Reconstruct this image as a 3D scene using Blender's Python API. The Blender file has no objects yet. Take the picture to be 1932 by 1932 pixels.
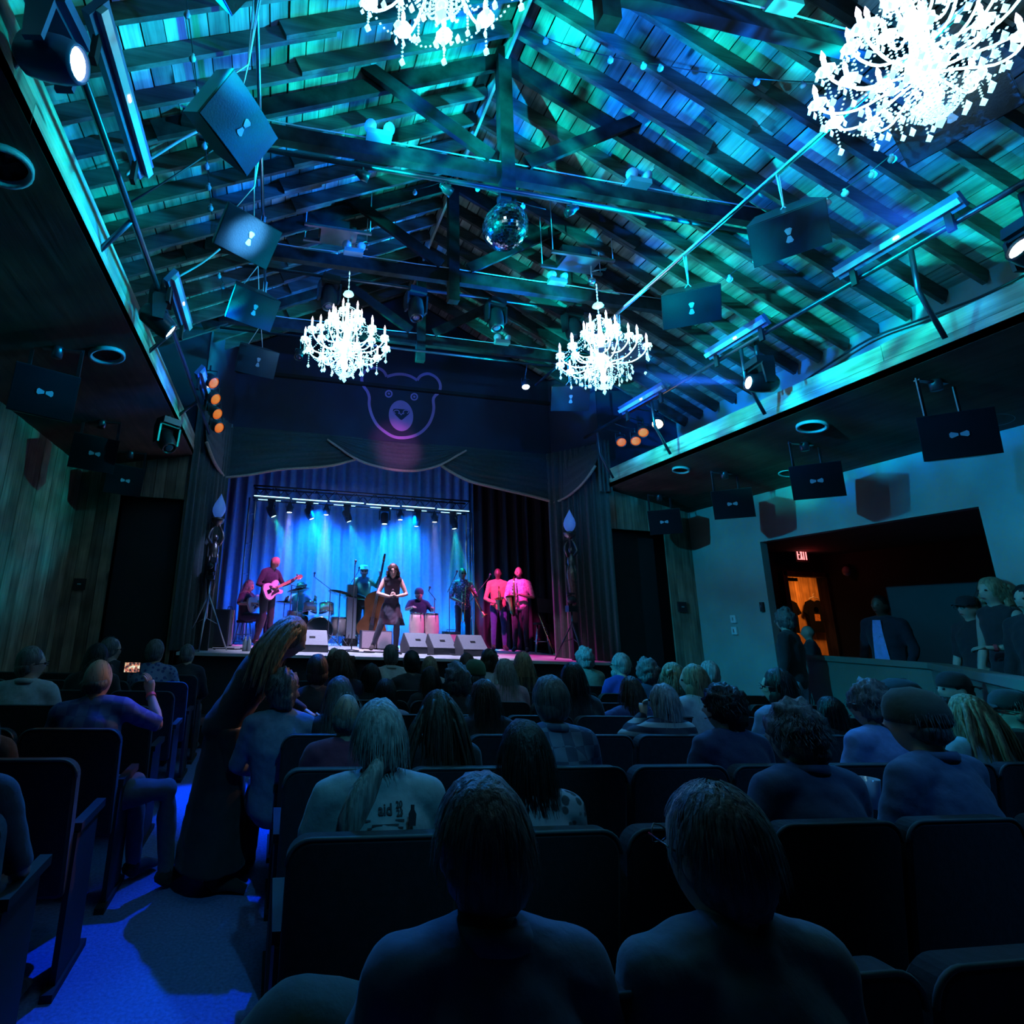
import bpy, bmesh, math, random, numpy
from mathutils import Vector, Matrix, Euler, noise
random.seed(7)
SC = bpy.context.scene
COL = SC.collection
PI = math.pi

# ---------------------------------------------------------------- camera
YAW, PITCH, ROLL, FPX, PPX, PPY = 0.165239954, 0.250892346, 0.0347192522, 1020.456, 704.85, 915.33
EYE = Vector((0, 0, 1.55))
_f = Vector((math.sin(YAW) * math.cos(PITCH), math.cos(YAW) * math.cos(PITCH), math.sin(PITCH)))
_r0 = Vector((math.cos(YAW), -math.sin(YAW), 0)); _u0 = _r0.cross(_f)
_r = math.cos(ROLL) * _r0 + math.sin(ROLL) * _u0
_u = -math.sin(ROLL) * _r0 + math.cos(ROLL) * _u0
cd = bpy.data.cameras.new('camera'); cam = bpy.data.objects.new('camera', cd); COL.objects.link(cam)
cam.matrix_world = Matrix(((_r.x, _u.x, -_f.x, EYE.x), (_r.y, _u.y, -_f.y, EYE.y), (_r.z, _u.z, -_f.z, EYE.z), (0, 0, 0, 1)))
cd.sensor_width = 36; cd.sensor_fit = 'HORIZONTAL'; cd.lens = FPX / 1932 * 36
cd.shift_x = (966 - PPX) / 1932; cd.shift_y = (PPY - 966) / 1932
cd.clip_start = 0.05; cd.clip_end = 100
SC.camera = cam

def at(ax, v, x, y):
    "measured point of the photograph on the plane  ax = v  of the room, in metres"
    d = _r * (x - PPX) - _u * (y - PPY) + _f * FPX
    k = 'XYZ'.index(ax)
    return EYE + d * ((v - EYE[k]) / d[k])

# ---------------------------------------------------------------- world, exposure
w = bpy.data.worlds.new('world'); SC.world = w; w.use_nodes = True
w.node_tree.nodes['Background'].inputs[0].default_value = (0.01, 0.03, 0.06, 1)
w.node_tree.nodes['Background'].inputs[1].default_value = 0.05
SC.view_settings.view_transform = 'Standard'; SC.view_settings.look = 'None'
SC.view_settings.exposure = 0; SC.view_settings.gamma = 1; SC.view_settings.use_curve_mapping = False
cy = SC.cycles
cy.use_denoising = True
try: cy.denoiser = 'OPENIMAGEDENOISE'
except Exception: pass
cy.max_bounces = 5; cy.diffuse_bounces = 1; cy.glossy_bounces = 2; cy.transmission_bounces = 4; cy.volume_bounces = 0
cy.transparent_max_bounces = 8; cy.caustics_reflective = False; cy.caustics_refractive = False
cy.sample_clamp_indirect = 4
cy.volume_step_rate = 4; cy.volume_max_steps = 64

def aim(o, src, dst):
    src = Vector(src); d = Vector(dst) - src
    o.matrix_world = Matrix.Translation(src) @ d.to_track_quat('-Z', 'Y').to_matrix().to_4x4()

def spot(src, dst, col, power, ang, blend=.35, size=.04, gobo=None):
    l = bpy.data.lights.new('spot_lamp', 'SPOT'); l.energy = power; l.color = col
    l.spot_size = math.radians(ang); l.spot_blend = blend; l.shadow_soft_size = size
    o = bpy.data.objects.new('spot_lamp', l); COL.objects.link(o); aim(o, src, dst)
    if gobo:
        scale, lo, hi, colb = gobo
        l.use_nodes = True; nt = l.node_tree; N = nt.nodes; K = nt.links
        em = N['Emission']
        tc = N.new('ShaderNodeTexCoord')
        dv = N.new('ShaderNodeSeparateXYZ'); K.new(tc.outputs['Normal'], dv.inputs[0])
        ax_ = N.new('ShaderNodeMath'); ax_.operation = 'DIVIDE'; K.new(dv.outputs[0], ax_.inputs[0]); K.new(dv.outputs[2], ax_.inputs[1])
        ay_ = N.new('ShaderNodeMath'); ay_.operation = 'DIVIDE'; K.new(dv.outputs[1], ay_.inputs[0]); K.new(dv.outputs[2], ay_.inputs[1])
        cb = N.new('ShaderNodeCombineXYZ'); K.new(ax_.outputs[0], cb.inputs[0]); K.new(ay_.outputs[0], cb.inputs[1])
        cb.inputs[2].default_value = random.random() * 20
        no = N.new('ShaderNodeTexNoise'); no.inputs['Scale'].default_value = scale; no.inputs['Detail'].default_value = 1.5
        no.inputs['Distortion'].default_value = 1.2
        K.new(cb.outputs[0], no.inputs['Vector'])
        mr = N.new('ShaderNodeMapRange'); mr.inputs[1].default_value = .36; mr.inputs[2].default_value = .64
        mr.inputs[3].default_value = lo; mr.inputs[4].default_value = hi
        K.new(no.outputs[0], mr.inputs[0]); K.new(mr.outputs[0], em.inputs['Strength'])
        no2 = N.new('ShaderNodeTexNoise'); no2.inputs['Scale'].default_value = scale * .45; no2.inputs['Detail'].default_value = 0
        K.new(cb.outputs[0], no2.inputs['Vector'])
        rp = N.new('ShaderNodeValToRGB'); rp.color_ramp.elements[0].position = .42; rp.color_ramp.elements[1].position = .58
        rp.color_ramp.elements[0].color = (*col, 1); rp.color_ramp.elements[1].color = (*colb, 1)
        K.new(no2.outputs[0], rp.inputs[0]); K.new(rp.outputs[0], em.inputs['Color'])
        l.color = (1, 1, 1)
    return o

TEAL = (.0, .75, .55); CYAN = (.0, .55, .85); BLUE = (.0, .12, 1.0); ICE = (.35, .6, 1.0)
# lamps of the lighting rig high on both side pipes: wash the timber roof
G = lambda sc, cb, lo=.02, hi=2.4: (sc, lo, hi, cb)
TL, BU = (.0, .62, .66), (.0, .13, .85)
spot((-1.15, 2.4, 4.75), (4.8, 4.6, 7.2), TL, 3400, 62, gobo=G(10, BU))
spot((-1.15, 5.7, 4.75), (4.8, 5.6, 6.9), TL, 3200, 62, gobo=G(9, BU))
spot((5.2, 2.4, 5.15), (-.2, 3.6, 7.2), TL, 3000, 64, gobo=G(9, BU))
spot((5.2, 5.9, 5.15), (-.8, 5.6, 6.7), (.0, .5, .75), 2700, 64, gobo=G(9, BU))
spot((2.1, -.3, 4.3), (2.6, 5.4, 7.9), (.0, .12, .85), 600, 88, gobo=G(7, (.0, .3, .9), .15, 1.4))  # unseen fill lamp behind the camera, not on a side pipe
spot((2.4, 7.2, 5.3), (2.0, 3.6, 8.0), (.0, .12, .9), 260, 80, gobo=G(7, (.0, .25, .9), .15, 1.4))  # unseen fill lamp in mid hall, on neither pipe
spot((-1.15, 7.3, 4.7), (3.9, 6.8, 7.0), TL, 2200, 50, gobo=G(9, BU))
spot((5.2, 7.4, 5.1), (-.6, 6.5, 6.7), (.0, .55, .75), 2600, 52, gobo=G(9, BU))
spot((5.2, 4.3, 5.15), (-1.2, 4.4, 6.2), (.0, .58, .70), 1500, 50, gobo=G(9, BU))
# washes on the fascia boards and the plaster wall
spot((-.8, 5.8, 4.55), (7.2, 4.9, 3.0), (.0, .44, .54), 1700, 66, size=.05, gobo=G(2.2, (.0, .30, .60), .45, 1.1))
spot((-1.0, 1.5, 4.75), (4.2, 2.2, 5.0), (.0, .28, 1.0), 6500, 12, .5)  # added spot, only brightens the nearest speaker of the right row
spot((4.9, .9, 4.95), (-.46, 4.42, 5.0), (.10, .55, 1.0), 60000, 3.6, 1.0)  # added narrow spot for the bright patch on the third left speaker
spot((5.2, 4.05, 4.72), (-1.5, 5.0, 4.2), (.0, .46, .54), 1500, 46, gobo=G(9, (.0, .36, .62), .5, 1.5))
spot((4.9, 1.0, 4.75), (-1.5, 2.4, 4.2), (.0, .42, .52), 1300, 42)
spot((-1.1, 3.75, 4.72), (5.66, 4.4, 4.22), (.0, .36, .80), 620, 26, gobo=G(9, (.0, .22, .9), .4, 1.5))
# aisle carpet
spot((-.38, 7.7, 5.6), (-.42, 4.9, 0), (.0, .075, 1.0), 4200, 20, blend=.3)
spot((.9, 6.2, 5.9), (-.45, 3.2, 0), (.0, .075, 1.0), 1500, 17, blend=.5)
# high back light that rims the heads of the audience
spot((.2, 7.4, 5.9), (1.0, 1.6, 1.0), (.01, .20, .8), 1300, 38, size=.08)
spot((1.0, -.3, 5.0), (.62, 2.45, 1.15), (.04, .36, .62), 230, 24, .6, .1)
spot((3.4, -.2, 5.2), (3.0, 2.6, 1.15), (.03, .26, .75), 230, 30, .6, .1)
spot((4.6, 7.2, 5.8), (2.9, 2.0, 1.0), (.01, .22, .72), 1300, 48, size=.08)

# ---------------------------------------------------------------- materials
def NT(name):
    m = bpy.data.materials.new(name); m.use_nodes = True
    nt = m.node_tree
    return m, nt, nt.nodes, nt.links, nt.nodes['Principled BSDF']

def mat(name, col, rough=.7, metal=0, spec=.5, var=.15, scale=6, bump=0, stretch=None, emit=None, estr=0, rnd=0, sheen=0, coat=0, alpha=1, trans=0):
    m, nt, N, K, P = NT(name)
    P.inputs['Roughness'].default_value = rough; P.inputs['Metallic'].default_value = metal
    P.inputs['Specular IOR Level'].default_value = spec
    if sheen: P.inputs['Sheen Weight'].default_value = sheen
    if coat: P.inputs['Coat Weight'].default_value = coat
    if alpha < 1: P.inputs['Alpha'].default_value = alpha
    if trans: P.inputs['Transmission Weight'].default_value = trans
    tc = N.new('ShaderNodeTexCoord'); mp = N.new('ShaderNodeMapping'); K.new(tc.outputs['Object'], mp.inputs[0])
    if stretch: mp.inputs['Scale'].default_value = stretch
    no = N.new('ShaderNodeTexNoise'); no.inputs['Scale'].default_value = scale; no.inputs['Detail'].default_value = 4
    K.new(mp.outputs[0], no.inputs['Vector'])
    mr = N.new('ShaderNodeMapRange'); mr.inputs[1].default_value = .3; mr.inputs[2].default_value = .7
    mr.inputs[3].default_value = 1 - var; mr.inputs[4].default_value = 1 + var
    K.new(no.outputs[0], mr.inputs[0])
    src = mr.outputs[0]
    if rnd:
        oi = N.new('ShaderNodeObjectInfo'); r2 = N.new('ShaderNodeMapRange'); r2.inputs[3].default_value = 1 - rnd; r2.inputs[4].default_value = 1 + rnd
        K.new(oi.outputs['Random'], r2.inputs[0])
        mu = N.new('ShaderNodeMath'); mu.operation = 'MULTIPLY'; K.new(src, mu.inputs[0]); K.new(r2.outputs[0], mu.inputs[1]); src = mu.outputs[0]
    vm = N.new('ShaderNodeVectorMath'); vm.operation = 'SCALE'; vm.inputs[0].default_value = col
    K.new(src, vm.inputs['Scale']); K.new(vm.outputs[0], P.inputs['Base Color'])
    if bump:
        b = N.new('ShaderNodeBump'); b.inputs['Strength'].default_value = bump; b.inputs['Distance'].default_value = .02
        K.new(no.outputs[0], b.inputs['Height']); K.new(b.outputs[0], P.inputs['Normal'])
    if emit:
        P.inputs['Emission Color'].default_value = (*emit, 1); P.inputs['Emission Strength'].default_value = estr
        m.cycles.emission_sampling = 'NONE' if estr < 30 else 'AUTO'
    return m

def wood(name, col, axis='Y', rnd=.35, knots=True):
    "sawn timber: grain drawn out along its length, dark knots, one tone per board"
    m, nt, N, K, P = NT(name)
    P.inputs['Roughness'].default_value = .72; P.inputs['Specular IOR Level'].default_value = .3
    tc = N.new('ShaderNodeTexCoord'); mp = N.new('ShaderNodeMapping'); K.new(tc.outputs['Object'], mp.inputs[0])
    s = {'X': (.8, 14, 14), 'Y': (14, .8, 14), 'Z': (14, 14, .8)}[axis]; mp.inputs['Scale'].default_value = s
    oi = N.new('ShaderNodeObjectInfo')
    of = N.new('ShaderNodeVectorMath'); of.operation = 'SCALE'; of.inputs[0].default_value = (37, 91, 53); K.new(oi.outputs['Random'], of.inputs['Scale'])
    K.new(of.outputs[0], mp.inputs['Location'])
    no = N.new('ShaderNodeTexNoise'); no.inputs['Scale'].default_value = 1.3; no.inputs['Detail'].default_value = 6; no.inputs['Roughness'].default_value = .65
    K.new(mp.outputs[0], no.inputs['Vector'])
    mr = N.new('ShaderNodeMapRange'); mr.inputs[1].default_value = .3; mr.inputs[2].default_value = .7; mr.inputs[3].default_value = .5; mr.inputs[4].default_value = 1.35
    K.new(no.outputs[0], mr.inputs[0])
    bl = N.new('ShaderNodeTexNoise'); bl.inputs['Scale'].default_value = 2.2; bl.inputs['Detail'].default_value = 2
    ad = N.new('ShaderNodeVectorMath'); ad.operation = 'ADD'; K.new(tc.outputs['Object'], ad.inputs[0]); K.new(of.outputs[0], ad.inputs[1]); K.new(ad.outputs[0], bl.inputs['Vector'])
    m2 = N.new('ShaderNodeMapRange'); m2.inputs[1].default_value = .35; m2.inputs[2].default_value = .65; m2.inputs[3].default_value = .65; m2.inputs[4].default_value = 1.25
    K.new(bl.outputs[0], m2.inputs[0])
    mu = N.new('ShaderNodeMath'); mu.operation = 'MULTIPLY'; K.new(mr.outputs[0], mu.inputs[0]); K.new(m2.outputs[0], mu.inputs[1])
    r2 = N.new('ShaderNodeMapRange'); r2.inputs[3].default_value = 1 - rnd; r2.inputs[4].default_value = 1 + rnd; K.new(oi.outputs['Random'], r2.inputs[0])
    mv = N.new('ShaderNodeMath'); mv.operation = 'MULTIPLY'; K.new(mu.outputs[0], mv.inputs[0]); K.new(r2.outputs[0], mv.inputs[1])
    src = mv.outputs[0]
    if knots:
        vo = N.new('ShaderNodeTexVoronoi'); vo.inputs['Scale'].default_value = 1.6
        mk = N.new('ShaderNodeMapping'); mk.inputs['Scale'].default_value = {'X': (.6, 2, 2), 'Y': (2, .6, 2), 'Z': (2, 2, .6)}[axis]
        K.new(ad.outputs[0], mk.inputs[0]); K.new(mk.outputs[0], vo.inputs['Vector'])
        kr = N.new('ShaderNodeMapRange'); kr.inputs[1].default_value = .05; kr.inputs[2].default_value = .11; kr.inputs[3].default_value = .15; kr.inputs[4].default_value = 1
        K.new(vo.outputs['Distance'], kr.inputs[0])
        mk2 = N.new('ShaderNodeMath'); mk2.operation = 'MULTIPLY'; K.new(src, mk2.inputs[0]); K.new(kr.outputs[0], mk2.inputs[1]); src = mk2.outputs[0]
    vm = N.new('ShaderNodeVectorMath'); vm.operation = 'SCALE'; vm.inputs[0].default_value = col
    K.new(src, vm.inputs['Scale']); K.new(vm.outputs[0], P.inputs['Base Color'])
    b = N.new('ShaderNodeBump'); b.inputs['Strength'].default_value = .35; b.inputs['Distance'].default_value = .01
    K.new(no.outputs[0], b.inputs['Height']); K.new(b.outputs[0], P.inputs['Normal'])
    return m

def hairmat(name, col):
    return mat(name, col, rough=.45, spec=.4, var=.55, scale=22, bump=.5, stretch=(3, 3, .35))

M = {
 'deck': wood('weathered_deck_boards', (.40, .34, .28), 'Y', .45),
 'trusswood': mat('dark_truss_timber', (.030, .027, .025), .95, var=.3, scale=8, bump=.3, spec=.08),
 'rafter': wood('old_rafter_timber', (.095, .085, .075), 'X', .3, False),
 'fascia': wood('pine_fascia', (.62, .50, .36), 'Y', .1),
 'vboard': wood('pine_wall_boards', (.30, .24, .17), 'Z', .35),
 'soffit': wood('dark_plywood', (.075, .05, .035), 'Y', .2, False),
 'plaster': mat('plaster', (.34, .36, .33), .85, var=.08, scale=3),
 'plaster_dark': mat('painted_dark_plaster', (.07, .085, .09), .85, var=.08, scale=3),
 'halfwall': mat('half_wall_paint', (.15, .15, .12), .7, var=.06),
 'carpet': mat('blue_carpet', (.12, .18, .42), .95, var=.25, scale=60, bump=.3),
 'black': mat('matt_black', (.012, .012, .014), .75, var=.1),
 'blackgloss': mat('black_powder_coat', (.02, .02, .025), .35, var=.1),
 'steel': mat('bare_steel', (.55, .57, .6), .3, metal=1, var=.1),
 'darksteel': mat('dark_pipe', (.10, .11, .14), .35, metal=.8, var=.15),
 'mirror': mat('mirror_facet', (.85, .88, .9), .10, metal=1, var=.03),
 'chrome': mat('chrome', (.8, .8, .82), .12, metal=1, var=.03),
 'brass': mat('brass', (.75, .5, .18), .22, metal=1, var=.08),
 'grille': mat('speaker_grille', (.012, .016, .028), .42, var=.1, scale=80, bump=.1, spec=.5),
 'grilledark': mat('soffit_speaker_grille', (.008, .010, .014), .95, var=.1, scale=80, spec=.08),
 'logo': mat('pale_emblem', (.34, .38, .48), .5, var=.03),
 'seat': mat('seat_velvet', (.014, .018, .024), .9, var=.25, scale=30, bump=.15, sheen=.08),
 'bearwall': mat('dark_navy_wall', (.030, .032, .060), .8, var=.1, scale=2),
 'bearline': mat('lilac_painted_line', (.52, .26, .60), .7, var=.06),
 'drape': mat('dark_teal_drape', (.04, .06, .06), .8, var=.15, scale=20, bump=.1, sheen=.2),
 'trimgold': mat('gold_fringe', (.50, .36, .27), .8, var=.3, scale=90, bump=.3),
 'backdrop': mat('stage_backdrop', (.26, .32, .42), .8, var=.1, scale=12),
 'stage': mat('stage_boards', (.62, .62, .62), .45, var=.12, scale=3),
 'lamphousing': mat('old_lamp_housing', (.30, .31, .31), .5, var=.05),
 'ivory': mat('white_plastic', (.75, .76, .76), .45, var=.05),
 'lamp_glass': mat('headlamp_glass', (.6, .7, .8), .15, var=.03, spec=.8),
 'cable': mat('black_cable', (.02, .02, .025), .5, var=.1),
 'rope': mat('white_cable', (.6, .62, .66), .5, var=.1),
 'shirtwhite': mat('white_cotton', (.62, .62, .62), .85, var=.1, scale=25, bump=.2),
}

# ---------------------------------------------------------------- mesh helpers
class MB:
    def __init__(s): s.v = []; s.f = []; s.sm = []
    def add(s, vs, fs, smooth=False):
        o = len(s.v); s.v += [tuple(v) for v in vs]; s.f += [tuple(i + o for i in f) for f in fs]; s.sm += [smooth] * len(fs); return s
    def merge(s, b, mtx=None):
        vs = [mtx @ Vector(v) for v in b.v] if mtx else b.v
        o = len(s.v); s.v += [tuple(v) for v in vs]; s.f += [tuple(i + o for i in f) for f in b.f]; s.sm += b.sm; return s
    def box(s, c, d, mtx=None, taper=1):
        x, y, z = d[0] / 2, d[1] / 2, d[2] / 2
        vs = [Vector((sx * x * (taper if sz > 0 else 1), sy * y * (taper if sz > 0 else 1), sz * z)) for sz in (-1, 1) for sy in (-1, 1) for sx in (-1, 1)]
        if mtx: vs = [mtx @ v for v in vs]
        vs = [v + Vector(c) for v in vs]
        return s.add(vs, [(0, 2, 3, 1), (4, 5, 7, 6), (0, 1, 5, 4), (2, 6, 7, 3), (0, 4, 6, 2), (1, 3, 7, 5)])
    def beam(s, a, b, w, h, up=(0, 0, 1)):
        a, b = Vector(a), Vector(b); d = (b - a).normalized(); u = Vector(up)
        sd = d.cross(u)
        if sd.length < 1e-4: sd = d.cross(Vector((1, 0, 0)))
        sd.normalize(); u = sd.cross(d).normalized()
        vs = [p + sd * (w / 2 * i) + u * (h / 2 * j) for p in (a, b) for i, j in ((-1, -1), (1, -1), (1, 1), (-1, 1))]
        return s.add(vs, [(0, 3, 2, 1), (4, 5, 6, 7), (0, 1, 5, 4), (1, 2, 6, 5), (2, 3, 7, 6), (3, 0, 4, 7)])
    def tube(s, pts, rad, n=8, caps=True, ell=None, smooth=True):
        "ell: (side scale, up scale)"
        pts = [Vector(p) for p in pts]; k = len(pts)
        if not hasattr(rad, '__len__'): rad = [rad] * k
        prev = None; rings = []
        for i, p in enumerate(pts):
            d = (pts[min(i + 1, k - 1)] - pts[max(i - 1, 0)])
            d = d.normalized() if d.length > 1e-9 else Vector((0, 0, 1))
            if prev is None:
                a = Vector((1, 0, 0)) if abs(d.x) < .8 else Vector((0, 1, 0))
            else: a = prev
            x = (a - d * a.dot(d)).normalized(); prev = x; y = d.cross(x)
            r = rad[i]; rx, ry = (r if hasattr(r, '__len__') else (r, r))
            rings.append([p + x * rx * math.cos(t * 2 * PI / n) + y * ry * math.sin(t * 2 * PI / n) for t in range(n)])
        vs = [v for r in rings for v in r]; fs = []
        for i in range(k - 1):
            for j in range(n):
                a, b = i * n + j, i * n + (j + 1) % n; fs.append((a, b, b + n, a + n))
        if caps:
            fs.append(tuple(reversed(range(n)))); fs.append(tuple((k - 1) * n + j for j in range(n)))
        return s.add(vs, fs, smooth)
    def lathe(s, prof, n=16, mtx=None, smooth=True):
        "prof [(r, z)]"
        vs = []; fs = []; k = len(prof)
        for r, z in prof:
            for j in range(n): vs.append(Vector((r * math.cos(2 * PI * j / n), r * math.sin(2 * PI * j / n), z)))
        for i in range(k - 1):
            for j in range(n):
                a, b = i * n + j, i * n + (j + 1) % n; fs.append((a, b, b + n, a + n))
        if prof[0][0] > 1e-5: fs.append(tuple(reversed(range(n))))
        if prof[-1][0] > 1e-5: fs.append(tuple((k - 1) * n + j for j in range(n)))
        if mtx: vs = [mtx @ v for v in vs]
        return s.add(vs, fs, smooth)
    def ball(s, c, r, n=10, m=6, mtx=None):
        rx, ry, rz = r if hasattr(r, '__len__') else (r, r, r)
        vs = [Vector((0, 0, -rz))]; fs = []
        for i in range(1, m):
            t = -PI / 2 + PI * i / m
            for j in range(n): vs.append(Vector((rx * math.cos(t) * math.cos(2 * PI * j / n), ry * math.cos(t) * math.sin(2 * PI * j / n), rz * math.sin(t))))
        vs.append(Vector((0, 0, rz))); e = len(vs) - 1
        for j in range(n):
            fs.append((0, 1 + (j + 1) % n, 1 + j)); fs.append((e, e - n + j, e - n + (j + 1) % n))
        for i in range(m - 2):
            for j in range(n):
                a, b = 1 + i * n + j, 1 + i * n + (j + 1) % n; fs.append((a, b, b + n, a + n))
        if mtx: vs = [mtx @ v for v in vs]
        return s.add([v + Vector(c) for v in vs], fs, True)
    def prism(s, poly, h, mtx=None):
        "poly in xy, extruded to z = h"
        n = len(poly); vs = [Vector((x, y, 0)) for x, y in poly] + [Vector((x, y, h)) for x, y in poly]
        if mtx: vs = [mtx @ v for v in vs]
        return s.add(vs, [tuple(reversed(range(n))), tuple(range(n, 2 * n))] + [(i, (i + 1) % n, n + (i + 1) % n, n + i) for i in range(n)])
    def grid(s, fn, nu, nv, smooth=True, closed=False):
        vs = [fn(i / nu, j / nv) for j in range(nv + 1) for i in range(nu + 1)]
        fs = [(j * (nu + 1) + i, j * (nu + 1) + i + 1, (j + 1) * (nu + 1) + i + 1, (j + 1) * (nu + 1) + i) for j in range(nv) for i in range(nu)]
        return s.add(vs, fs, smooth)
    def mesh(s, name):
        me = bpy.data.meshes.new(name); me.from_pydata(s.v, [], s.f)
        me.polygons.foreach_set('use_smooth', s.sm); me.update(); return me
    def build(s, name, m, parent=None, world=False, **kw):
        if world and parent is not None:
            inv = parent.matrix_basis.inverted(); s.v = [tuple(inv @ Vector(v)) for v in s.v]
        me = s.mesh(name)
        if m is not None: me.materials.append(m)
        o = bpy.data.objects.new(name, me); COL.objects.link(o)
        if parent is not None: o.parent = parent
        for k, v in kw.items(): o[k] = v
        return o

def thing(name, label, cat, loc=(0, 0, 0), rz=0, group=None, kind=None):
    o = bpy.data.objects.new(name, None); COL.objects.link(o); o.empty_display_size = .1
    o.matrix_basis = Matrix.Translation(Vector(loc)) @ Matrix.Rotation(rz, 4, 'Z')
    tag(o, label, cat, group, kind); return o
def tag(o, label=None, cat=None, group=None, kind=None):
    if label: o['label'] = label
    if cat: o['category'] = cat
    if group: o['group'] = group
    if kind: o['kind'] = kind
    return o
def dup(o, parent=None, loc=None, rz=None, label=None):
    c = o.copy(); COL.objects.link(c)
    if parent is not None: c.parent = parent
    if loc is not None: c.matrix_basis = Matrix.Translation(Vector(loc)) @ Matrix.Rotation(rz or 0, 4, 'Z')
    if label: c['label'] = label
    for ch in list(o.children): dup(ch, c)
    return c
def struct(name, mb, m, parent=None):
    o = mb.build(name, m, parent)
    if parent is None: o['kind'] = 'structure'
    return o

# ---------------------------------------------------------------- the hall
XC, XL, XR = 2.09, -3.09, 7.27      # ridge, outer walls
FL, FR = -1.48, 5.66                # fascia boards of the nave
YP, YB = 8.6, 9.5                   # proscenium front, header wall
def deck(x): return 8.06 - .5 * abs(x - XC)

struct('floor', MB().box((2.9, 4.2, -.05), (14.2, 11, .1)), M['carpet'])
# roof: sheathing boards along the hall on rafters across it
ceil = thing('ceiling', 'pitched timber roof of weathered boards on close rafters', None, (XC, 4, 6), kind='structure')
MB().add([(XL - .3, -1.6, deck(XL - .3) + .06), (XC, -1.6, 8.12), (XR + .3, -1.6, deck(XR + .3) + .06), (XL - .3, 9.7, deck(XL - .3) + .06), (XC, 9.7, 8.12), (XR + .3, 9.7, deck(XR + .3) + .06)],
         [(0, 3, 4, 1), (1, 4, 5, 2)]).build('roof_sheet', M['black'], ceil, world=True)
RY = [-.6 + .37 * i for i in range(27)]
rowp = .188; nrow = 31
for sgn in (-1, 1):
    dirv = Vector((sgn, 0, -.5)).normalized(); nrm = Vector((sgn * .5, 0, 1)).normalized()
    for k in range(nrow):
        y = -1.0
        while y < 9.4:
            L = random.choice((5, 6, 8, 9)) * .37 if y > -1 else random.choice((2, 4, 6, 8)) * .37 + .4
            y2 = min(y + L, 9.5)
            if 9.5 - y2 < .5: y2 = 9.5
            wv = rowp - random.choice((.006, .008, .012, .022))
            dz = random.uniform(-.004, .004)
            p = Vector((XC, 0, 8.06)) + dirv * (.03 + rowp * (k + .5)) + nrm * (dz + .012)
            MB().beam((p.x, y + .003, p.z), (p.x, y2 - .003, p.z), wv, .024, nrm).build('plank', M['deck'], ceil, world=True)
            y = y2
    for y in RY:
        if y > 9.35: continue
        x1 = XC + sgn * .03; x2 = XC + sgn * 5.15
        mb = MB()
        off = -.115
        if sgn > 0 or 1:
            xm = XC + sgn * (2.35 + .08 * math.sin(y * 7))
            mb.beam((x1, y, deck(x1) + off), (xm, y, deck(xm) + off), .042, .18, (0, 0, 1))
            xs = xm - sgn * .45
            mb.beam((xs, y + .045, deck(xs) + off), (x2, y + .045, deck(x2) + off), .042, .18, (0, 0, 1))
        mb.build('rafter', M['rafter'], ceil, world=True)
MB().box((XC, 4.2, 7.9), (.035, 10.8, .24)).build('ridge_board', M['deck'], ceil, world=True)

# outer walls
wr = MB()
def wallx(mb, x, y0, y1, z0, z1, t=.12):
    mb.box((x, (y0 + y1) / 2, (z0 + z1) / 2), (t, y1 - y0, z1 - z0))
xo = XR + .06
wallx(wr, xo, -1.2, 4.44, 0, 5.5); wallx(wr, xo, 7.16, 9.5, 0, 5.5); wallx(wr, xo, 4.44, 7.16, 2.975, 5.5)
struct('wall_right', wr, M['plaster'])
wl = thing('wall_left', 'pine boarded left side wall', None, (XL, 4, 0), kind='structure')
wlb = MB(); wallx(wlb, XL - .08, -1.2, 9.5, 0, 5.5); wlb.build('wall_core', M['black'], wl, world=True)
for i in range(26):
    y = 3.4 + i * .2
    if y > 8.5: break
    MB().box((XL + .01, y + .1, 1.9), (.022 + .006 * (i % 2), .192, 3.8)).build('board', M['vboard'], wl, world=True)
# front walls left and right of the stage, with black openings
for nm, xa, xb, pa, pb in (('wall_front_left', XL, FL, -2.48, -1.59), ('wall_front_right', FR, XR, 5.70, 6.67)):
    wf = thing(nm, 'pine boarded wall beside the stage', None, ((xa + xb) / 2, YP, 0), kind='structure')
    MB().box(((xa + xb) / 2, YP + .35, 2.0), (xb - xa, .05, 4)).build('wall_core', M['black'], wf, world=True)
    MB().box(((pa + pb) / 2, YP + .2, 1.66), (pb - pa, .02, 3.32)).build('black_curtain', M['black'], wf, world=True)
    x = xa
    while x < xb - .02:
        x2 = min(x + .155, xb); xm = (x + x2) / 2
        if pa < xm < pb: z0, z1 = 3.32, 4.05
        else: z0, z1 = 0, 4.05
        MB().box((xm, YP - .01 + .004 * random.random(), (z0 + z1) / 2), (x2 - x - .007, .03, z1 - z0)).build('board', M['vboard'], wf, world=True)
        x = x2
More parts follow.
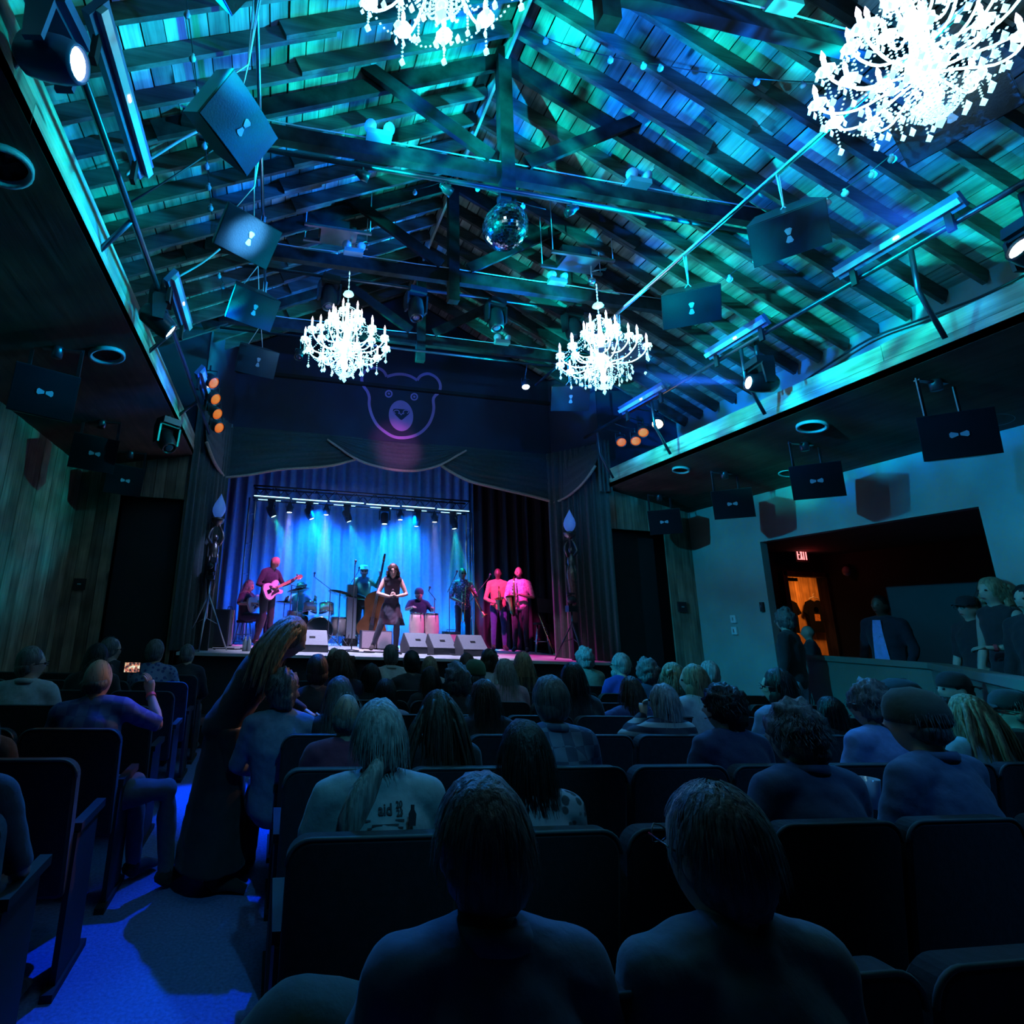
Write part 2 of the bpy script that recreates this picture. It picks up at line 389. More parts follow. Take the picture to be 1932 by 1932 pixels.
# aisle soffits sloping gently down to the outer walls, and the fascia boards
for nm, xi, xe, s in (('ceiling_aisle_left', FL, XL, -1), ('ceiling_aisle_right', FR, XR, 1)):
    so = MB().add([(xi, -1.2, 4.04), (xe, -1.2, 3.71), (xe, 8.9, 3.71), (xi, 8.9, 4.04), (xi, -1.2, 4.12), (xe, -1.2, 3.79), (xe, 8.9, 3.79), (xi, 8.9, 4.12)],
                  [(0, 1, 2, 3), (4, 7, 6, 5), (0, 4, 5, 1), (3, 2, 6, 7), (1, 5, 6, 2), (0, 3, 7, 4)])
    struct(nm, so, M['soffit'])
for nm, x, s in (('trim_1', FL, -1), ('trim_2', FR, 1)):
    t = thing(nm, 'pale pine fascia board along the nave edge', None, (x, 4, 4.2), kind='structure')
    for (a, b, z0, z1, off) in ((-1.2, 2.6, 4.04, 4.215, .0), (2.604, 8.58, 4.04, 4.2, 0), (-1.2, 3.9, 4.203, 4.385, .012), (3.904, 8.58, 4.203, 4.375, .012)):
        MB().box((x - s * (.02 + off / 2) * -1, (a + b) / 2, (z0 + z1) / 2), (.04, b - a, z1 - z0 - .003)).build('board', M['fascia'], t, world=True)
struct('wall_back', MB().box((2.1, -1.25, 4), (10.6, .1, 8)), M['black'])
# ---------------------------------------------------------------- header wall with the painted bear emblem
hw = thing('wall_header', 'dark navy wall over the stage opening', None, (XC, YB, 5), kind='structure')
MB().add([(XL, YB + .03, 4.86), (XR, YB + .03, 4.86), (XR, YB + .03, deck(XR)), (XC, YB + .03, 8.05), (XL, YB + .03, deck(XL)),
          (XL, YB + .13, 4.86), (XR, YB + .13, 4.86), (XR, YB + .13, deck(XR)), (XC, YB + .13, 8.05), (XL, YB + .13, deck(XL))],
         [(0, 1, 2, 3, 4), (5, 9, 8, 7, 6), (0, 5, 6, 1), (1, 6, 7, 2), (2, 7, 8, 3), (3, 8, 9, 4), (4, 9, 5, 0)]).build('header_face', M['bearwall'], hw, world=True)
for x0, x1 in ((XL, -1.42), (5.62, XR)):   # wall pieces each side of the opening, down to the stage
    MB().box(((x0 + x1) / 2, YB + .08, 2.43), (x1 - x0, .1, 4.86)).build('side_pier', M['black'], hw, world=True)
for s_, xa, xb in ((-1, -1.45, -1.08), (1, 5.63, 5.16)):   # splayed return walls over the side drapes
    MB().beam((xa, 8.62, 5.75), (xb, 9.53, 5.75), .04, 1.64).build('splayed_return', M['bearwall'], hw, world=True)
    MB().box((xa + s_ * .9, 8.64, 5.3), (1.8, .04, 2.5)).build('side_pier', M['bearwall'], hw, world=True)
def cat_rom(pts, n=6, closed=True):
    out = []; k = len(pts)
    for i in range(k if closed else k - 1):
        p0, p1, p2, p3 = (pts[(i + j - 1) % k] if closed else pts[max(0, min(k - 1, i + j - 1))] for j in range(4))
        for t in range(n):
            t /= n
            out.append(tuple(.5 * ((2 * b) + (c - a) * t + (2 * a - 5 * b + 4 * c - d) * t * t + (-a + 3 * b - 3 * c + d) * t ** 3) for a, b, c, d in zip(p0, p1, p2, p3)))
    if not closed: out.append(pts[-1])
    return out
def flat(x, y, d=0):                                     # a point of the painting, on the header wall
    p = at('Y', YB, x, y); return Vector((p.x, YB + .028 - d, p.z))
def ribbon(mb, pts, wd, d, closed=False, dep=.006):
    P = [flat(*p, d) for p in pts]; k = len(P); L = []; R = []
    for i in range(k):
        a = P[(i - 1) % k] if closed or i else P[i]; b = P[(i + 1) % k] if closed or i < k - 1 else P[i]
        t = (b - a).normalized(); s = Vector((t.z, 0, -t.x)) * wd / 2
        L.append(P[i] + s); R.append(P[i] - s)
    vs = L + R + [v + Vector((0, dep, 0)) for v in L + R]; m = k if closed else k - 1
    fs = []
    for i in range(m):
        j = (i + 1) % k; fs += [(i, j, k + j, k + i), (i, 2 * k + i, 2 * k + j, j), (k + i, k + j, 3 * k + j, 3 * k + i)]
    mb.add(vs, fs)
bear = thing('bear_emblem', 'lilac line drawing of a bear head on the navy wall over the stage', 'emblem', (XC, YB - .02, 5.3))
o1 = [(730, 710), (740.4, 706.8), (751.8, 705.2), (764, 706), (776.6, 710), (787.5, 716.6)]
o2 = [(787.5, 716.6), (793, 709.4), (801.4, 705.2), (810.8, 704.7), (822, 710.4), (829.4, 719.7), (831.5, 730), (828.4, 739.4), (821, 746.6), (818, 754), (819, 769.4), (816, 785),
      (808.7, 800.5), (796, 814), (780.7, 822), (762, 825.3), (744.5, 823.7), (728, 815), (712, 801), (702, 783), (697, 764), (697, 749), (693.5, 738), (686, 727), (682.8, 714), (687, 702), (698, 694.8), (710, 693.3), (718.6, 695.8), (725.5, 701.5), (730, 710)]
mb = MB(); ribbon(mb, cat_rom(o1, 5, False), .056, .012); ribbon(mb, cat_rom(o2, 5, False), .056, .012); mb.build('outline', M['bearline'], bear, world=True)
for ex, ey in ((733.9, 742.3), (782, 747.9)):
    mb = MB(); ribbon(mb, [(ex + 5.9 * math.cos(a * PI / 12), ey + 5.9 * math.sin(a * PI / 12)) for a in range(24)], .028, .012, True)
    c = flat(ex, ey, .014); mb.lathe([(.0, 0), (.026, 0), (.026, -.008)], 14, Matrix.Translation(c) @ Matrix.Rotation(PI / 2, 4, 'X')); mb.build('eye', M['bearline'], bear, world=True)
def flatpoly(mb, pts, d):
    P = [flat(*p, d) for p in pts]; k = len(P); mb.add(P + [p + Vector((0, .006, 0)) for p in P], [tuple(range(k))] + [(i, k + i, k + (i + 1) % k, (i + 1) % k) for i in range(k)])
mb = MB(); flatpoly(mb, [(757 + 23 * math.cos(a * PI / 18) + 1.5 * math.sin(a * PI / 18), 783.7 + 29 * math.sin(a * PI / 18)) for a in range(36)], .012); mb.build('muzzle', M['bearline'], bear, world=True)
mb = MB(); flatpoly(mb, [(741.6, 774), (742.5, 771.5), (747, 770.6), (768, 772.5), (772, 774.3), (773.2, 777.5), (771.5, 781), (760, 791), (757.5, 792), (755, 790.6), (742.5, 778)], .018); mb.build('nose', M['bearwall'], bear, world=True)
mb = MB()
for s_ in (1, -1):
    cx_ = 749.5 if s_ > 0 else 765
    ribbon(mb, [(cx_ - s_ * 1.2 + s_ * 5.2 * math.cos(a), 776.8 + 3.2 * math.sin(a)) for a in [.6 + -i * .45 for i in range(12)]], .016, .024)
ribbon(mb, [(751.5, 780), (754, 779), (757, 782.5), (760, 779.3), (762.5, 780.5)], .02, .024); mb.build('nose_scroll', M['bearline'], bear, world=True)

# ---------------------------------------------------------------- proscenium drapes and swags
ZT = 4.9
def drape(name, path, z0, z1, m, parent, pitch=.11, amp=.035, ny=6, flare=0):
    "pleated cloth hung along a path of (x, y) points"
    P = [Vector(p) for p in path]; seg = [(P[i + 1] - P[i]).length for i in range(len(P) - 1)]; L = sum(seg)
    nx = int(L / pitch * 8)
    def pos(s):
        s *= L
        for i, l in enumerate(seg):
            if s <= l or i == len(seg) - 1:
                t = min(1, s / l); d = (P[i + 1] - P[i]).normalized(); return P[i].lerp(P[i + 1], t), Vector((-d.y, d.x))
            s -= l
    jit = [random.uniform(-.5, .5) for _ in range(int(L / pitch) + 3)]
    def fn(u, v):
        p, n = pos(u); ph = u * L / pitch; j = jit[int(ph)] * (1 - (ph % 1)) + jit[int(ph) + 1] * (ph % 1)
        a = amp * (.75 + .4 * (1 - v)) * (1 + .5 * j)
        q = p + n * (a * math.sin(2 * PI * (ph + .25 * j)) + .3 * a * math.sin(4.6 * PI * ph + v * 2)) 
        return Vector((q.x, q.y, z0 + (z1 - z0) * v))
    return MB().grid(fn, nx, ny).build(name, m, parent, world=parent is not None)
def tagdrape(o, label): return tag(o, label, 'curtain')
tagdrape(drape('stage_curtain', [(-1.47, 8.5), (-1.3, 8.72), (-1.02, 9.42)], 1.08, 4.9, M['drape'], None, .12), 'tall dark teal pleated curtain at the left edge of the stage opening')
tagdrape(drape('stage_curtain', [(5.66, 8.5), (5.5, 8.72), (4.98, 9.45)], 1.08, 4.9, M['drape'], None, .12), 'tall dark teal pleated curtain at the right edge of the stage opening')
def swag(label, top0, top1, bot, y=9.42, folds=7, yfun=None, trim=True):
    "top edge between two 3-d points, bottom edge through 3-d points"
    t = thing('swag_valance', label, 'valance', (top0 + top1) / 2)
    B = cat_rom([tuple(b) for b in bot], 6, False); nb = len(B) - 1
    def fn(u, v):
        k = u * nb; i = min(int(k), nb - 1); q = Vector(B[i]).lerp(Vector(B[i + 1]), k - i)
        p = top0.lerp(top1, u).lerp(q, v)
        e = min(1, 6 * min(u, 1 - u) + .25)
        p.y -= .03 * e * (abs(math.sin(v * folds * PI + u * 1.3)) + .3 * math.sin(v * 17 + u * 5)) + .05 * math.sin(v * PI) * e
        return p
    MB().grid(fn, 28, 42).build('cloth', M['drape'], t, world=True)
    if trim:
        mb = MB(); mb.tube([Vector(b) + Vector((0, -.025, -.01)) for b in B], [(.03, .022)] * len(B), 6); mb.build('fringe', M['trimgold'], t, world=True)
    return t
def onY(y, pts): return [at('Y', y, *p) for p in pts]
swag('left swag of dark teal cloth with dull gold fringe above the stage', Vector((-1.05, 9.47, ZT)), Vector((1.35, 9.47, ZT)),
     onY(9.44, [(422, 900.7), (467.6, 896), (522, 886.5), (560, 883.5), (602, 881), (636, 876), (672, 866)]))
swag('right swag of dark teal cloth with dull gold fringe above the stage', Vector((2.6, 9.47, ZT)), Vector((5.12, 9.47, ZT)),
     onY(9.44, [(828, 874), (845, 887), (885.6, 907.5), (931, 919), (965, 927), (999.5, 935), (1045, 947)]))
swag('middle swag of dark teal cloth overlapping both neighbours below the bear emblem', at('Y', 9.4, 619, 823) + Vector((0, -.02, 0)), at('Y', 9.4, 878, 848) + Vector((0, -.02, 0)),
     onY(9.36, [(617, 829), (640, 845), (662, 860), (693, 874.5), (738.6, 885.5), (780, 888), (815, 882), (842, 871), (862, 859), (879, 850)]), y=9.36)
swag('narrow folded swag on the left splay of the stage opening', Vector((-1.40, 8.52, ZT)), Vector((-1.04, 9.44, ZT)),
     [at('Y', 8.5, 390, 834), at('Y', 8.8, 404.8, 872), at('Y', 9.4, 423.6, 900)], folds=5)
swag('narrow folded swag on the right splay of the stage opening', Vector((5.12, 9.44, ZT)), Vector((5.62, 8.5, ZT)),
     [at('Y', 9.4, 1045, 948), at('Y', 9.1, 1068, 937), at('Y', 8.8, 1090.6, 919), at('Y', 8.6, 1108, 899), at('Y', 8.48, 1122, 878)], folds=5)
tag(drape('swag_tail', [(5.70, 8.44), (5.46, 8.46)], 3.95, 4.92, M['drape'], None, .07, .025, 4), 'pleated cloth tail hanging at the right end of the swags', 'valance')
tag(MB().box((-1.02, 9.36, 4.87), (.02, .02, .06)).build('drape_hook', M['steel'], None), 'small metal hook at the left corner of the swags', 'hook')
sp = MB().box((0, 0, 0), (.09, .05, .11)).build('wall_sensor', M['ivory'], None); sp.location = at('Y', 9.42, 1078, 821)
tag(sp, 'small pale sensor box on the navy wall right of the bear', 'sensor')

# ---------------------------------------------------------------- stage
ZS = 1.07
st = thing('stage', 'raised stage with pale boards and a black front', 'stage', (2.2, 11, 0), kind='structure')
MB().box((2.15, 11.2, ZS - .02), (7.0, 5.7, .04)).build('stage_deck', M['stage'], st, world=True)
MB().box((2.15, 11.25, .5), (7.0, 5.6, 1.04)).build('stage_base', M['black'], st, world=True)
MB().box((2.15, 7.9, .13), (7.0, .85, .26)).build('step', M['black'], st, world=True)
sw = MB()
sw.box((2.2, 14.1, 3), (9.4, .08, 6)).box((-2.3, 11.8, 3), (.08, 4.6, 6)).box((7.1, 11.8, 3), (.08, 4.6, 6)).box((2.2, 11.8, 6.0), (9.5, 4.7, .06))
struct('wall_stage_house', sw, M['black'])
tagdrape(drape('backdrop_curtain', [(-1.9, 13.35), (5.0, 13.45)], ZS, 5.7, M['backdrop'], None, .26, .055, 3), 'wide pleated backdrop curtain across the rear of the stage')
tagdrape(drape('side_drape', [(4.75, 12.9), (7.0, 12.7)], ZS, 5.7, M['black'], None, .3, .05, 3), 'black drape right of the lit backdrop, behind the horn players')
tagdrape(drape('side_drape', [(-1.9, 10.4), (-1.75, 13.2)], ZS, 5.4, M['black'], None, .3, .05, 3), 'black drape along the left wing of the stage')

# lighting truss
YT = 12.4
a_, b_ = at('Y', YT, 477, 938), at('Y', YT, 886, 967); xa, xb, zt = a_.x, b_.x, (a_.z + b_.z) / 2
tr = thing('lighting_truss', 'goalpost lighting truss with glowing tubes standing before the backdrop', 'truss', ((xa + xb) / 2, YT, ZS))
mb = MB()
for y, z in ((YT - .0, zt), (YT + .3, zt), (YT, zt + .28), (YT + .3, zt + .28)): mb.tube([(xa, y, z), (xb, y, z)], .022, 6)
n = 22
for i in range(n):
    x0 = xa + (xb - xa) * i / n; x1 = xa + (xb - xa) * (i + 1) / n
    a, b = (zt, zt + .28) if i % 2 else (zt + .28, zt)
    mb.tube([(x0, YT, a), (x1, YT, b)], .010, 5); mb.tube([(x0, YT + .3, b), (x1, YT + .3, a)], .010, 5); mb.tube([(x0, YT, a), (x0, YT + .3, a)], .010, 5)
mb.build('crossbar', M['darksteel'], tr, world=True)
for x in (xa, xb):
    mb = MB()
    for dx in (-.07, .07): mb.tube([(x + dx, YT + .05, ZS), (x + dx, YT + .05, zt)], .022, 6)
    for i in range(9):
        z = ZS + .1 + i * .34; mb.tube([(x - .07, YT + .05, z), (x + .07, YT + .05, z + .17 * (1 if i % 2 else -1) + .17)], .010, 5)
    mb.box((x, YT + .05, ZS + .02), (.4, .4, .03)); mb.build('post', M['steel'], tr, world=True)
tubem = mat('glowing_tube', (.5, .6, .8), emit=(.35, .75, 1.0), estr=3.2)
for i in range(6):
    x0 = xa + (xb - xa) * i / 6 + .03; x1 = xa + (xb - xa) * (i + 1) / 6 - .03
    MB().tube([(x0, YT - .05, zt + .03 - .012 * (i % 2)), (x1, YT - .05, zt + .03 - .012 * (i % 2))], .011, 8).build('light_tube', tubem, tr, world=True)
    MB().tube([(x0 + .1, YT - .04, zt - .05), (x1 - .2, YT - .04, zt - .05)], .007, 6).build('light_tube', tubem, tr, world=True)

def lens(name, col, e): return mat(name, col, .1, emit=col, estr=e)
M['lens_ice'] = lens('lit_lens_ice', (.75, .9, 1.0), 14); M['lens_teal'] = lens('lit_lens_teal', (.5, 1, .95), 8); M['lens_off'] = mat('dark_lens', (.05, .06, .1), .08, spec=1)
M['lens_amber'] = mat('amber_gel_lens', (.95, .26, .05), .3, emit=(1, .16, .02), estr=.55); M['lens_warm'] = lens('lit_warm_lens', (1, .55, .3), 12)
def mover(loc, target, label, lensm, s=1.0, group=None, stem=0, body='blackgloss'):
    "moving head lamp: base box under the pipe, yoke, barrel aimed at target"
    loc = Vector(loc); t = thing('moving_head_lamp', label, 'stage light', loc, 0, group)
    d = Vector(target) - (loc - Vector((0, 0, .30 * s))); rz = math.atan2(d.y, d.x) - PI / 2
    Z = Matrix.Rotation(rz, 4, 'Z')
    base = MB().box((0, 0, -.045 * s), (.26 * s, .22 * s, .09 * s), Z.to_3x3().to_4x4(), .92)
    base.tube([(0, 0, 0), (0, 0, .06 * s + stem)], .025 * s, 6); base.build('base', M[body], t)
    yk = MB()
    for sx in (-1, 1):
        yk.prism([(-.05 * s, -.36 * s), (.05 * s, -.36 * s), (.075 * s, -.12 * s), (.055 * s, -.09 * s), (-.055 * s, -.09 * s), (-.075 * s, -.12 * s)], .028 * s,
                 Z @ Matrix.Translation((sx * .145 * s - (.014 * s), 0, 0)) @ Matrix(((0, 0, 1, 0), (1, 0, 0, 0), (0, 1, 0, 0), (0, 0, 0, 1))))
    yk.box((0, 0, -.10 * s), (.3 * s, .12 * s, .03 * s), Z); yk.build('yoke', M[body], t)
    h = Vector((0, 0, -.31 * s)); dn = d.normalized(); Q = dn.to_track_quat('Z', 'Y').to_matrix().to_4x4(); T = Matrix.Translation(h) @ Q
    MB().lathe([(.0, -.17 * s), (.07 * s, -.17 * s), (.105 * s, -.13 * s), (.115 * s, -.02 * s), (.112 * s, .08 * s), (.098 * s, .15 * s), (.09 * s, .17 * s), (.08 * s, .17 * s), (.078 * s, .15 * s), (0, .15 * s)], 16, T).build('barrel', M[body], t)
    MB().lathe([(.0, .162 * s), (.04 * s, .160 * s), (.074 * s, .152 * s)], 16, T).build('lens', M[lensm], t)
    return t, loc + h + dn * .2 * s
def par(loc, target, label, lensm, s=1, group=None):
    loc = Vector(loc); t = thing('par_can', label, 'stage light', loc, 0, group); d = (Vector(target) - loc).normalized()
    T = Matrix.Translation((0, 0, -.14 * s)) @ d.to_track_quat('Z', 'Y').to_matrix().to_4x4()
    MB().lathe([(0, -.13 * s), (.045 * s, -.13 * s), (.05 * s, -.08 * s), (.082 * s, -.02 * s), (.085 * s, .12 * s), (.078 * s, .12 * s), (.075 * s, .09 * s), (0, .09 * s)], 16, T).build('can', M['blackgloss'], t)
    MB().lathe([(0, .108 * s), (.05 * s, .104 * s), (.076 * s, .095 * s)], 16, T).build('gel_lens', M[lensm], t)
    b = MB(); b.tube([(-.09 * s, 0, -.14 * s), (-.09 * s, 0, -.02), (.09 * s, 0, -.02), (.09 * s, 0, -.14 * s)], .008, 5); b.tube([(0, 0, -.02), (0, 0, .05)], .014, 6); b.build('bracket', M['black'], t)
    return t, loc + Vector((0, 0, -.14 * s)) + d * .16 * s
grp = 'teal beam lamps along the truss over the band'
ords = ('first', 'second', 'third', 'fourth', 'fifth', 'sixth', 'seventh', 'eighth', 'ninth', 'tenth', 'eleventh', 'twelfth')
for i, (x, y, tx, ty, tz, pw) in enumerate([(511, 978, 1.15, 12.2, 1.1, 1), (583, 988, 1.9, 12.0, 1.1, 1), (654, 991, 2.6, 12.2, 1.1, 1), (725, 995, 2.35, 12.0, 1.1, 1), (786, 999, 2.95, 12.4, 1.1, 1), (856, 1003, 4.35, 12.2, 1.1, 1)]):
    p = at('Y', YT, x, y); top = Vector((p.x, YT, zt - .03))
    t, src = mover(top, (tx, ty, tz), ords[i] + ' teal beam lamp from the left on the truss above the band', 'lens_teal', .85)
    dv = (Vector((tx, ty, tz)) - src).normalized()
    spot(src, src + dv, (.0, .8, .65), 420, 32, .8, .03)
    for an, pw_ in ((-13, 1500), (2, 900), (13, 2200)):
        a_ = math.radians(an); d2 = Vector((dv.x * math.cos(a_) + dv.z * math.sin(a_), dv.y, dv.z * math.cos(a_) - dv.x * math.sin(a_))); spot(src, src + d2, (.1, .85, .85), pw_, 5, .5, .02)
for i, (x, y) in enumerate([(546, 968), (615.6, 973), (756, 983), (821, 987)]):
    p = at('Y', YT + .2, x, y); top = Vector((p.x, YT + .25, zt - .0))
    t, src = par(top, (p.x, YT + .1, 1), ords[i] + ' white blue wash lamp from the left hanging under the truss', 'lens_ice', 1)
    spot(src, (p.x, YT + .15, ZS), (.30, .35, 1.0), 1100 if i < 2 else 450, 24, .8, .05)

# light on the band: deep blue and teal on the backdrop, white and lilac from above, magenta from the right
spot((.8, 12.3, 4.05), (.8, 13.4, 2.2), (.0, .12, 1.0), 900, 130, .7, .1)
spot((3.0, 12.3, 4.05), (3.0, 13.4, 2.2), (.0, .16, 1.0), 900, 130, .7, .1)
for x_ in (-.3, 1.3, 2.9, 4.3): spot((x_, 12.75, 1.2), (x_, 13.4, 2.9), (.0, .20 if x_ > 0 else .1, 1.0), 210, 120, .7, .1)
spot((1.5, 9.75, 5.1), (1.7, 9.7, ZS), (.60, .58, 1.0), 1500, 74, .6, .08)
spot((1.2, 9.7, 4.8), (-.1, 11.2, 1.9), (1.0, .12, .85), 900, 28, .6, .06)
spot((2.2, 9.68, 4.7), (2.15, 10.5, 1.6), (1.0, .42, .8), 900, 22, .6, .06)
spot((4.75, 9.7, 4.6), (3.3, 11.6, 1.7), (1.0, .12, .8), 700, 30, .6, .06)
spot((3.6, 9.7, 4.7), (4.85, 11.6, 2.5), (1.0, .05, .5), 2200, 24, .6, .06)
spot((3.6, 9.7, 4.7), (4.7, 9.4, ZS), (1.0, .03, .6), 500, 34, .6, .06)
spot((2.2, 7.2, 4.0), (1.98, YB, 4.75), (.85, .18, .8), 170, 26, .8, .1)
spot((1.0, 6.6, 5.4), (2.3, YB, 5.6), (.01, .10, .9), 60, 80, .8, .1)
spot((3.9, 7.4, 5.0), (4.72, 8.75, 2.3), (.9, .5, .8), 380, 12, .6, .03)  # added spot that brightens the right statue, not the band
spot((.6, 7.4, 5.0), (-.98, 8.9, 2.6), (.3, .4, 1.0), 380, 13, .6, .03)  # added spot that brightens the left statue, not the band

# torch bearers each side of the stage
M['bronze'] = mat('dark_bronze', (.18, .14, .13), .28, metal=.85, var=.3, scale=14, bump=.3)
M['flame'] = mat('frosted_flame_glass', (.30, .42, .75), .4, emit=(.05, .18, .8), estr=.32)
def torch(x, y, zb, label, s=1, lean=0):
    t = thing('torch_statue', label, 'statue', (x, y, ZS)); t.matrix_basis = t.matrix_basis @ Matrix.Scale(.69, 4); zb = ZS + (zb - ZS) / .69
    MB().box((0, .03, (zb - ZS) / 2), (.16, .12, zb - ZS), None, .9).build('bracket_post', M['black'], t)
    b = MB(); z = zb - ZS
    b.tube([(0, 0, z), (0, 0, z + .08), (0, 0, z + .2), (0, 0, z + .5), (0, 0, z + .82), (0, 0, z + .95), (0, 0, z + 1.06), (0, 0, z + 1.2), (0, 0, z + 1.32), (0, 0, z + 1.38), (0, 0, z + 1.42)],
           [.05, .06, .055, .085, .115, .12, .08, .105, .09, .04, .035], 14, smooth=True)
    b.ball((0, -.01, z + 1.5), (.058, .066, .082), 12, 8)
    for sx in (-1, 1):
        b.tube([(sx * .08, 0, z + 1.33), (sx * .17, -.02, z + 1.5), (sx * .15, 0, z + 1.62), (sx * .07, 0, z + 1.76)], [.04, .034, .03, .024], 8)
        b.ball((sx * .06, 0, z + 1.78), (.035, .03, .03), 8, 6)
    b.build('figure', M['bronze'], t)
    g = MB()
    for i in range(9):
        a = i * 40 * PI / 180; g.tube([(.08 * math.cos(a), .08 * math.sin(a), z + 1.2), (.115 * math.cos(a + .4), .115 * math.sin(a + .4), z + .9), (.095 * math.cos(a + .7), .095 * math.sin(a + .7), z + .55), (.06 * math.cos(a + .8), .06 * math.sin(a + .8), z + .15)], [.012, .018, .014, .008], 5)
    g.build('gown_folds', M['bronze'], t)
    MB().lathe([(.03, z + 1.77), (.05, z + 1.80), (.13, z + 1.86), (.15, z + 1.93), (.155, z + 1.96), (.06, z + 1.96), (.05, z + 2.0), (0, z + 2.0)], 16).build('torch_bowl', M['bronze'], t)
    MB().lathe([(.05, z + 1.98), (.10, z + 2.02), (.145, z + 2.12), (.15, z + 2.2), (.12, z + 2.31), (.07, z + 2.41), (.025, z + 2.5), (.0, z + 2.56)], 14,
               Matrix(((1, 0, .05, -.05 * (z + 2)), (0, 1, 0, 0), (0, 0, 1, 0), (0, 0, 0, 1)))).build('flame_glass', M['flame'], t)
    return t
pR = at('Y', 9.3, 1085, 1150); pL = at('Y', 9.0, 392, 1110)
torch(at('Y', 8.75, 1083, 1150).x, 8.75, at('Y', 8.75, 1083, 1152).z, 'bronze torch bearing statue with blue glass flame before the right curtain')
torch(at('Y', 8.9, 397, 1110).x, 8.9, at('Y', 8.9, 397, 1140).z, 'bronze torch bearing statue with blue glass flame before the left curtain')
def tripod(x, y, h, label, head, spread=.42, m='steel'):
    t = thing('tripod_stand', label, 'tripod', (x, y, ZS))
    b = MB(); b.tube([(0, 0, h * .45), (0, 0, h)], .016, 8); b.build('column', M[m], t)
    for k in range(3):
        a = k * 2.094 + .5; MB().tube([(0, 0, h * .8), (spread * .5 * math.cos(a), spread * .5 * math.sin(a), h * .4), (spread * math.cos(a), spread * math.sin(a), .01)], [.016, .013, .011], 6).build('leg', M[m], t)
    b = MB()
    for k in range(3):
        a = k * 2.094 + .5; b.tube([(0, 0, h * .46), (spread * .55 * math.cos(a), spread * .55 * math.sin(a), h * .37)], .006, 5)
    b.build('spreader', M[m], t)
    if head == 'camera':
        MB().box((0, 0, h + .04), (.12, .14, .06)).ball((0, 0, h + .1), .05).box((0, -.02, h + .2), (.13, .22, .12)).tube([(0, -.13, h + .2), (0, -.22, h + .2)], .045, 10).box((.03, .05, h + .3), (.08, .16, .1)).build('video_camera', M['blackgloss'], t)
    else:
        MB().box((0, 0, h + .05), (.16, .12, .1)).box((0, 0, h + .3), (.14, .04, .03)).tube([(0, 0, h + .1), (0, 0, h + .3)], .02, 8).ball((0, -.03, h + .2), (.08, .08, .07)).build('lamp_head', M['blackgloss'], t)
    return t
p = at('Z', ZS, 388, 1226); tripod(p.x, 8.75, 1.05, 'video camera on a chrome tripod at the left front of the stage', 'camera', .38)
tripod(at('Y', 8.55, 1078, 1180).x, 8.52, .78, 'dark tripod with a small lamp at the right front of the stage', 'lamp', .3, 'darksteel')
# ---------------------------------------------------------------- roof trusses
def rtruss(Y, label):
    t = thing('roof_truss', label, 'truss', (XC, Y, 6.25), 0, 'dark timber trusses under the roof')
    wm = M['trusswood']
    MB().box((XC, Y, 6.25), (6.7, .09, .17)).build('tie_beam', wm, t, world=True)
    MB().beam((XC - .02, Y - .02, 7.96), (XC - .02, Y - .02, 5.86), .15, .11, (0, 1, 0)).build('king_post', wm, t, world=True)
    for s in (-1, 1):
        MB().beam((XC + s * .2, Y - .05, 6.4), (XC + s * 1.72, Y - .05, 7.38), .05, .15, (0, 0, 1)).build('brace', wm, t, world=True)
        MB().beam((XC + s * .02, Y + .03, 7.86), (XC + s * 3.6, Y + .03, deck(XC + 3.6) - .18), .05, .2, (0, 0, 1)).build('principal_rafter', wm, t, world=True)
    mb = MB(); pts = [(XC - 3.3 + i * .55, Y - .052, 6.36 + .006 * math.sin(i * 2.3)) for i in range(13)]; mb.tube(pts, .007, 5); mb.build('conduit', M['rope'], t, world=True)
    return t
for Y, lb in ((2.7, 'nearest timber roof truss, mostly above the frame at top right'), (4.5, 'timber roof truss with king post directly over the mirror ball'), (6.32, 'timber roof truss between the mirror ball and the chandeliers'), (8.1, 'farthest timber roof truss, just in front of the navy header wall')):
    rtruss(Y, lb)
def exitlamp(px, py, Y, label):
    p = at('Y', Y, px, py); t = thing('twin_head_lamp', label, 'lamp', (p.x, Y - .1, 6.34), 0, 'twin-head emergency lamps on the trusses')
    MB().box((0, 0, .02), (.26, .1, .06)).build('housing', M['lamphousing'], t)
    for s in (-1, 1):
        T = Matrix.Translation((s * .09, -.02, .10)) @ Euler((PI * .72, 0, s * .5)).to_matrix().to_4x4()
        MB().lathe([(0, -.05), (.03, -.05), (.06, 0), (.065, .02), (.0, .03)], 12, T).build('lamp_head', M['lamp_glass'], t)
for a in ((712, 272, 4.5, 'white twin-head lamp on the mirror ball truss, left half'), (1195, 367, 4.5, 'white twin-head lamp on the mirror ball truss, right half'), (665, 484, 6.32, 'white twin-head lamp just above the left chandelier'),
          (1045, 541, 6.32, 'white twin-head lamp on the truss left of the right chandelier'), (943, 652, 8.1, 'white twin-head lamp on the farthest truss'), (1460, 45, 2.7, 'white twin-head lamp on the nearest truss near the top edge')): exitlamp(*a)

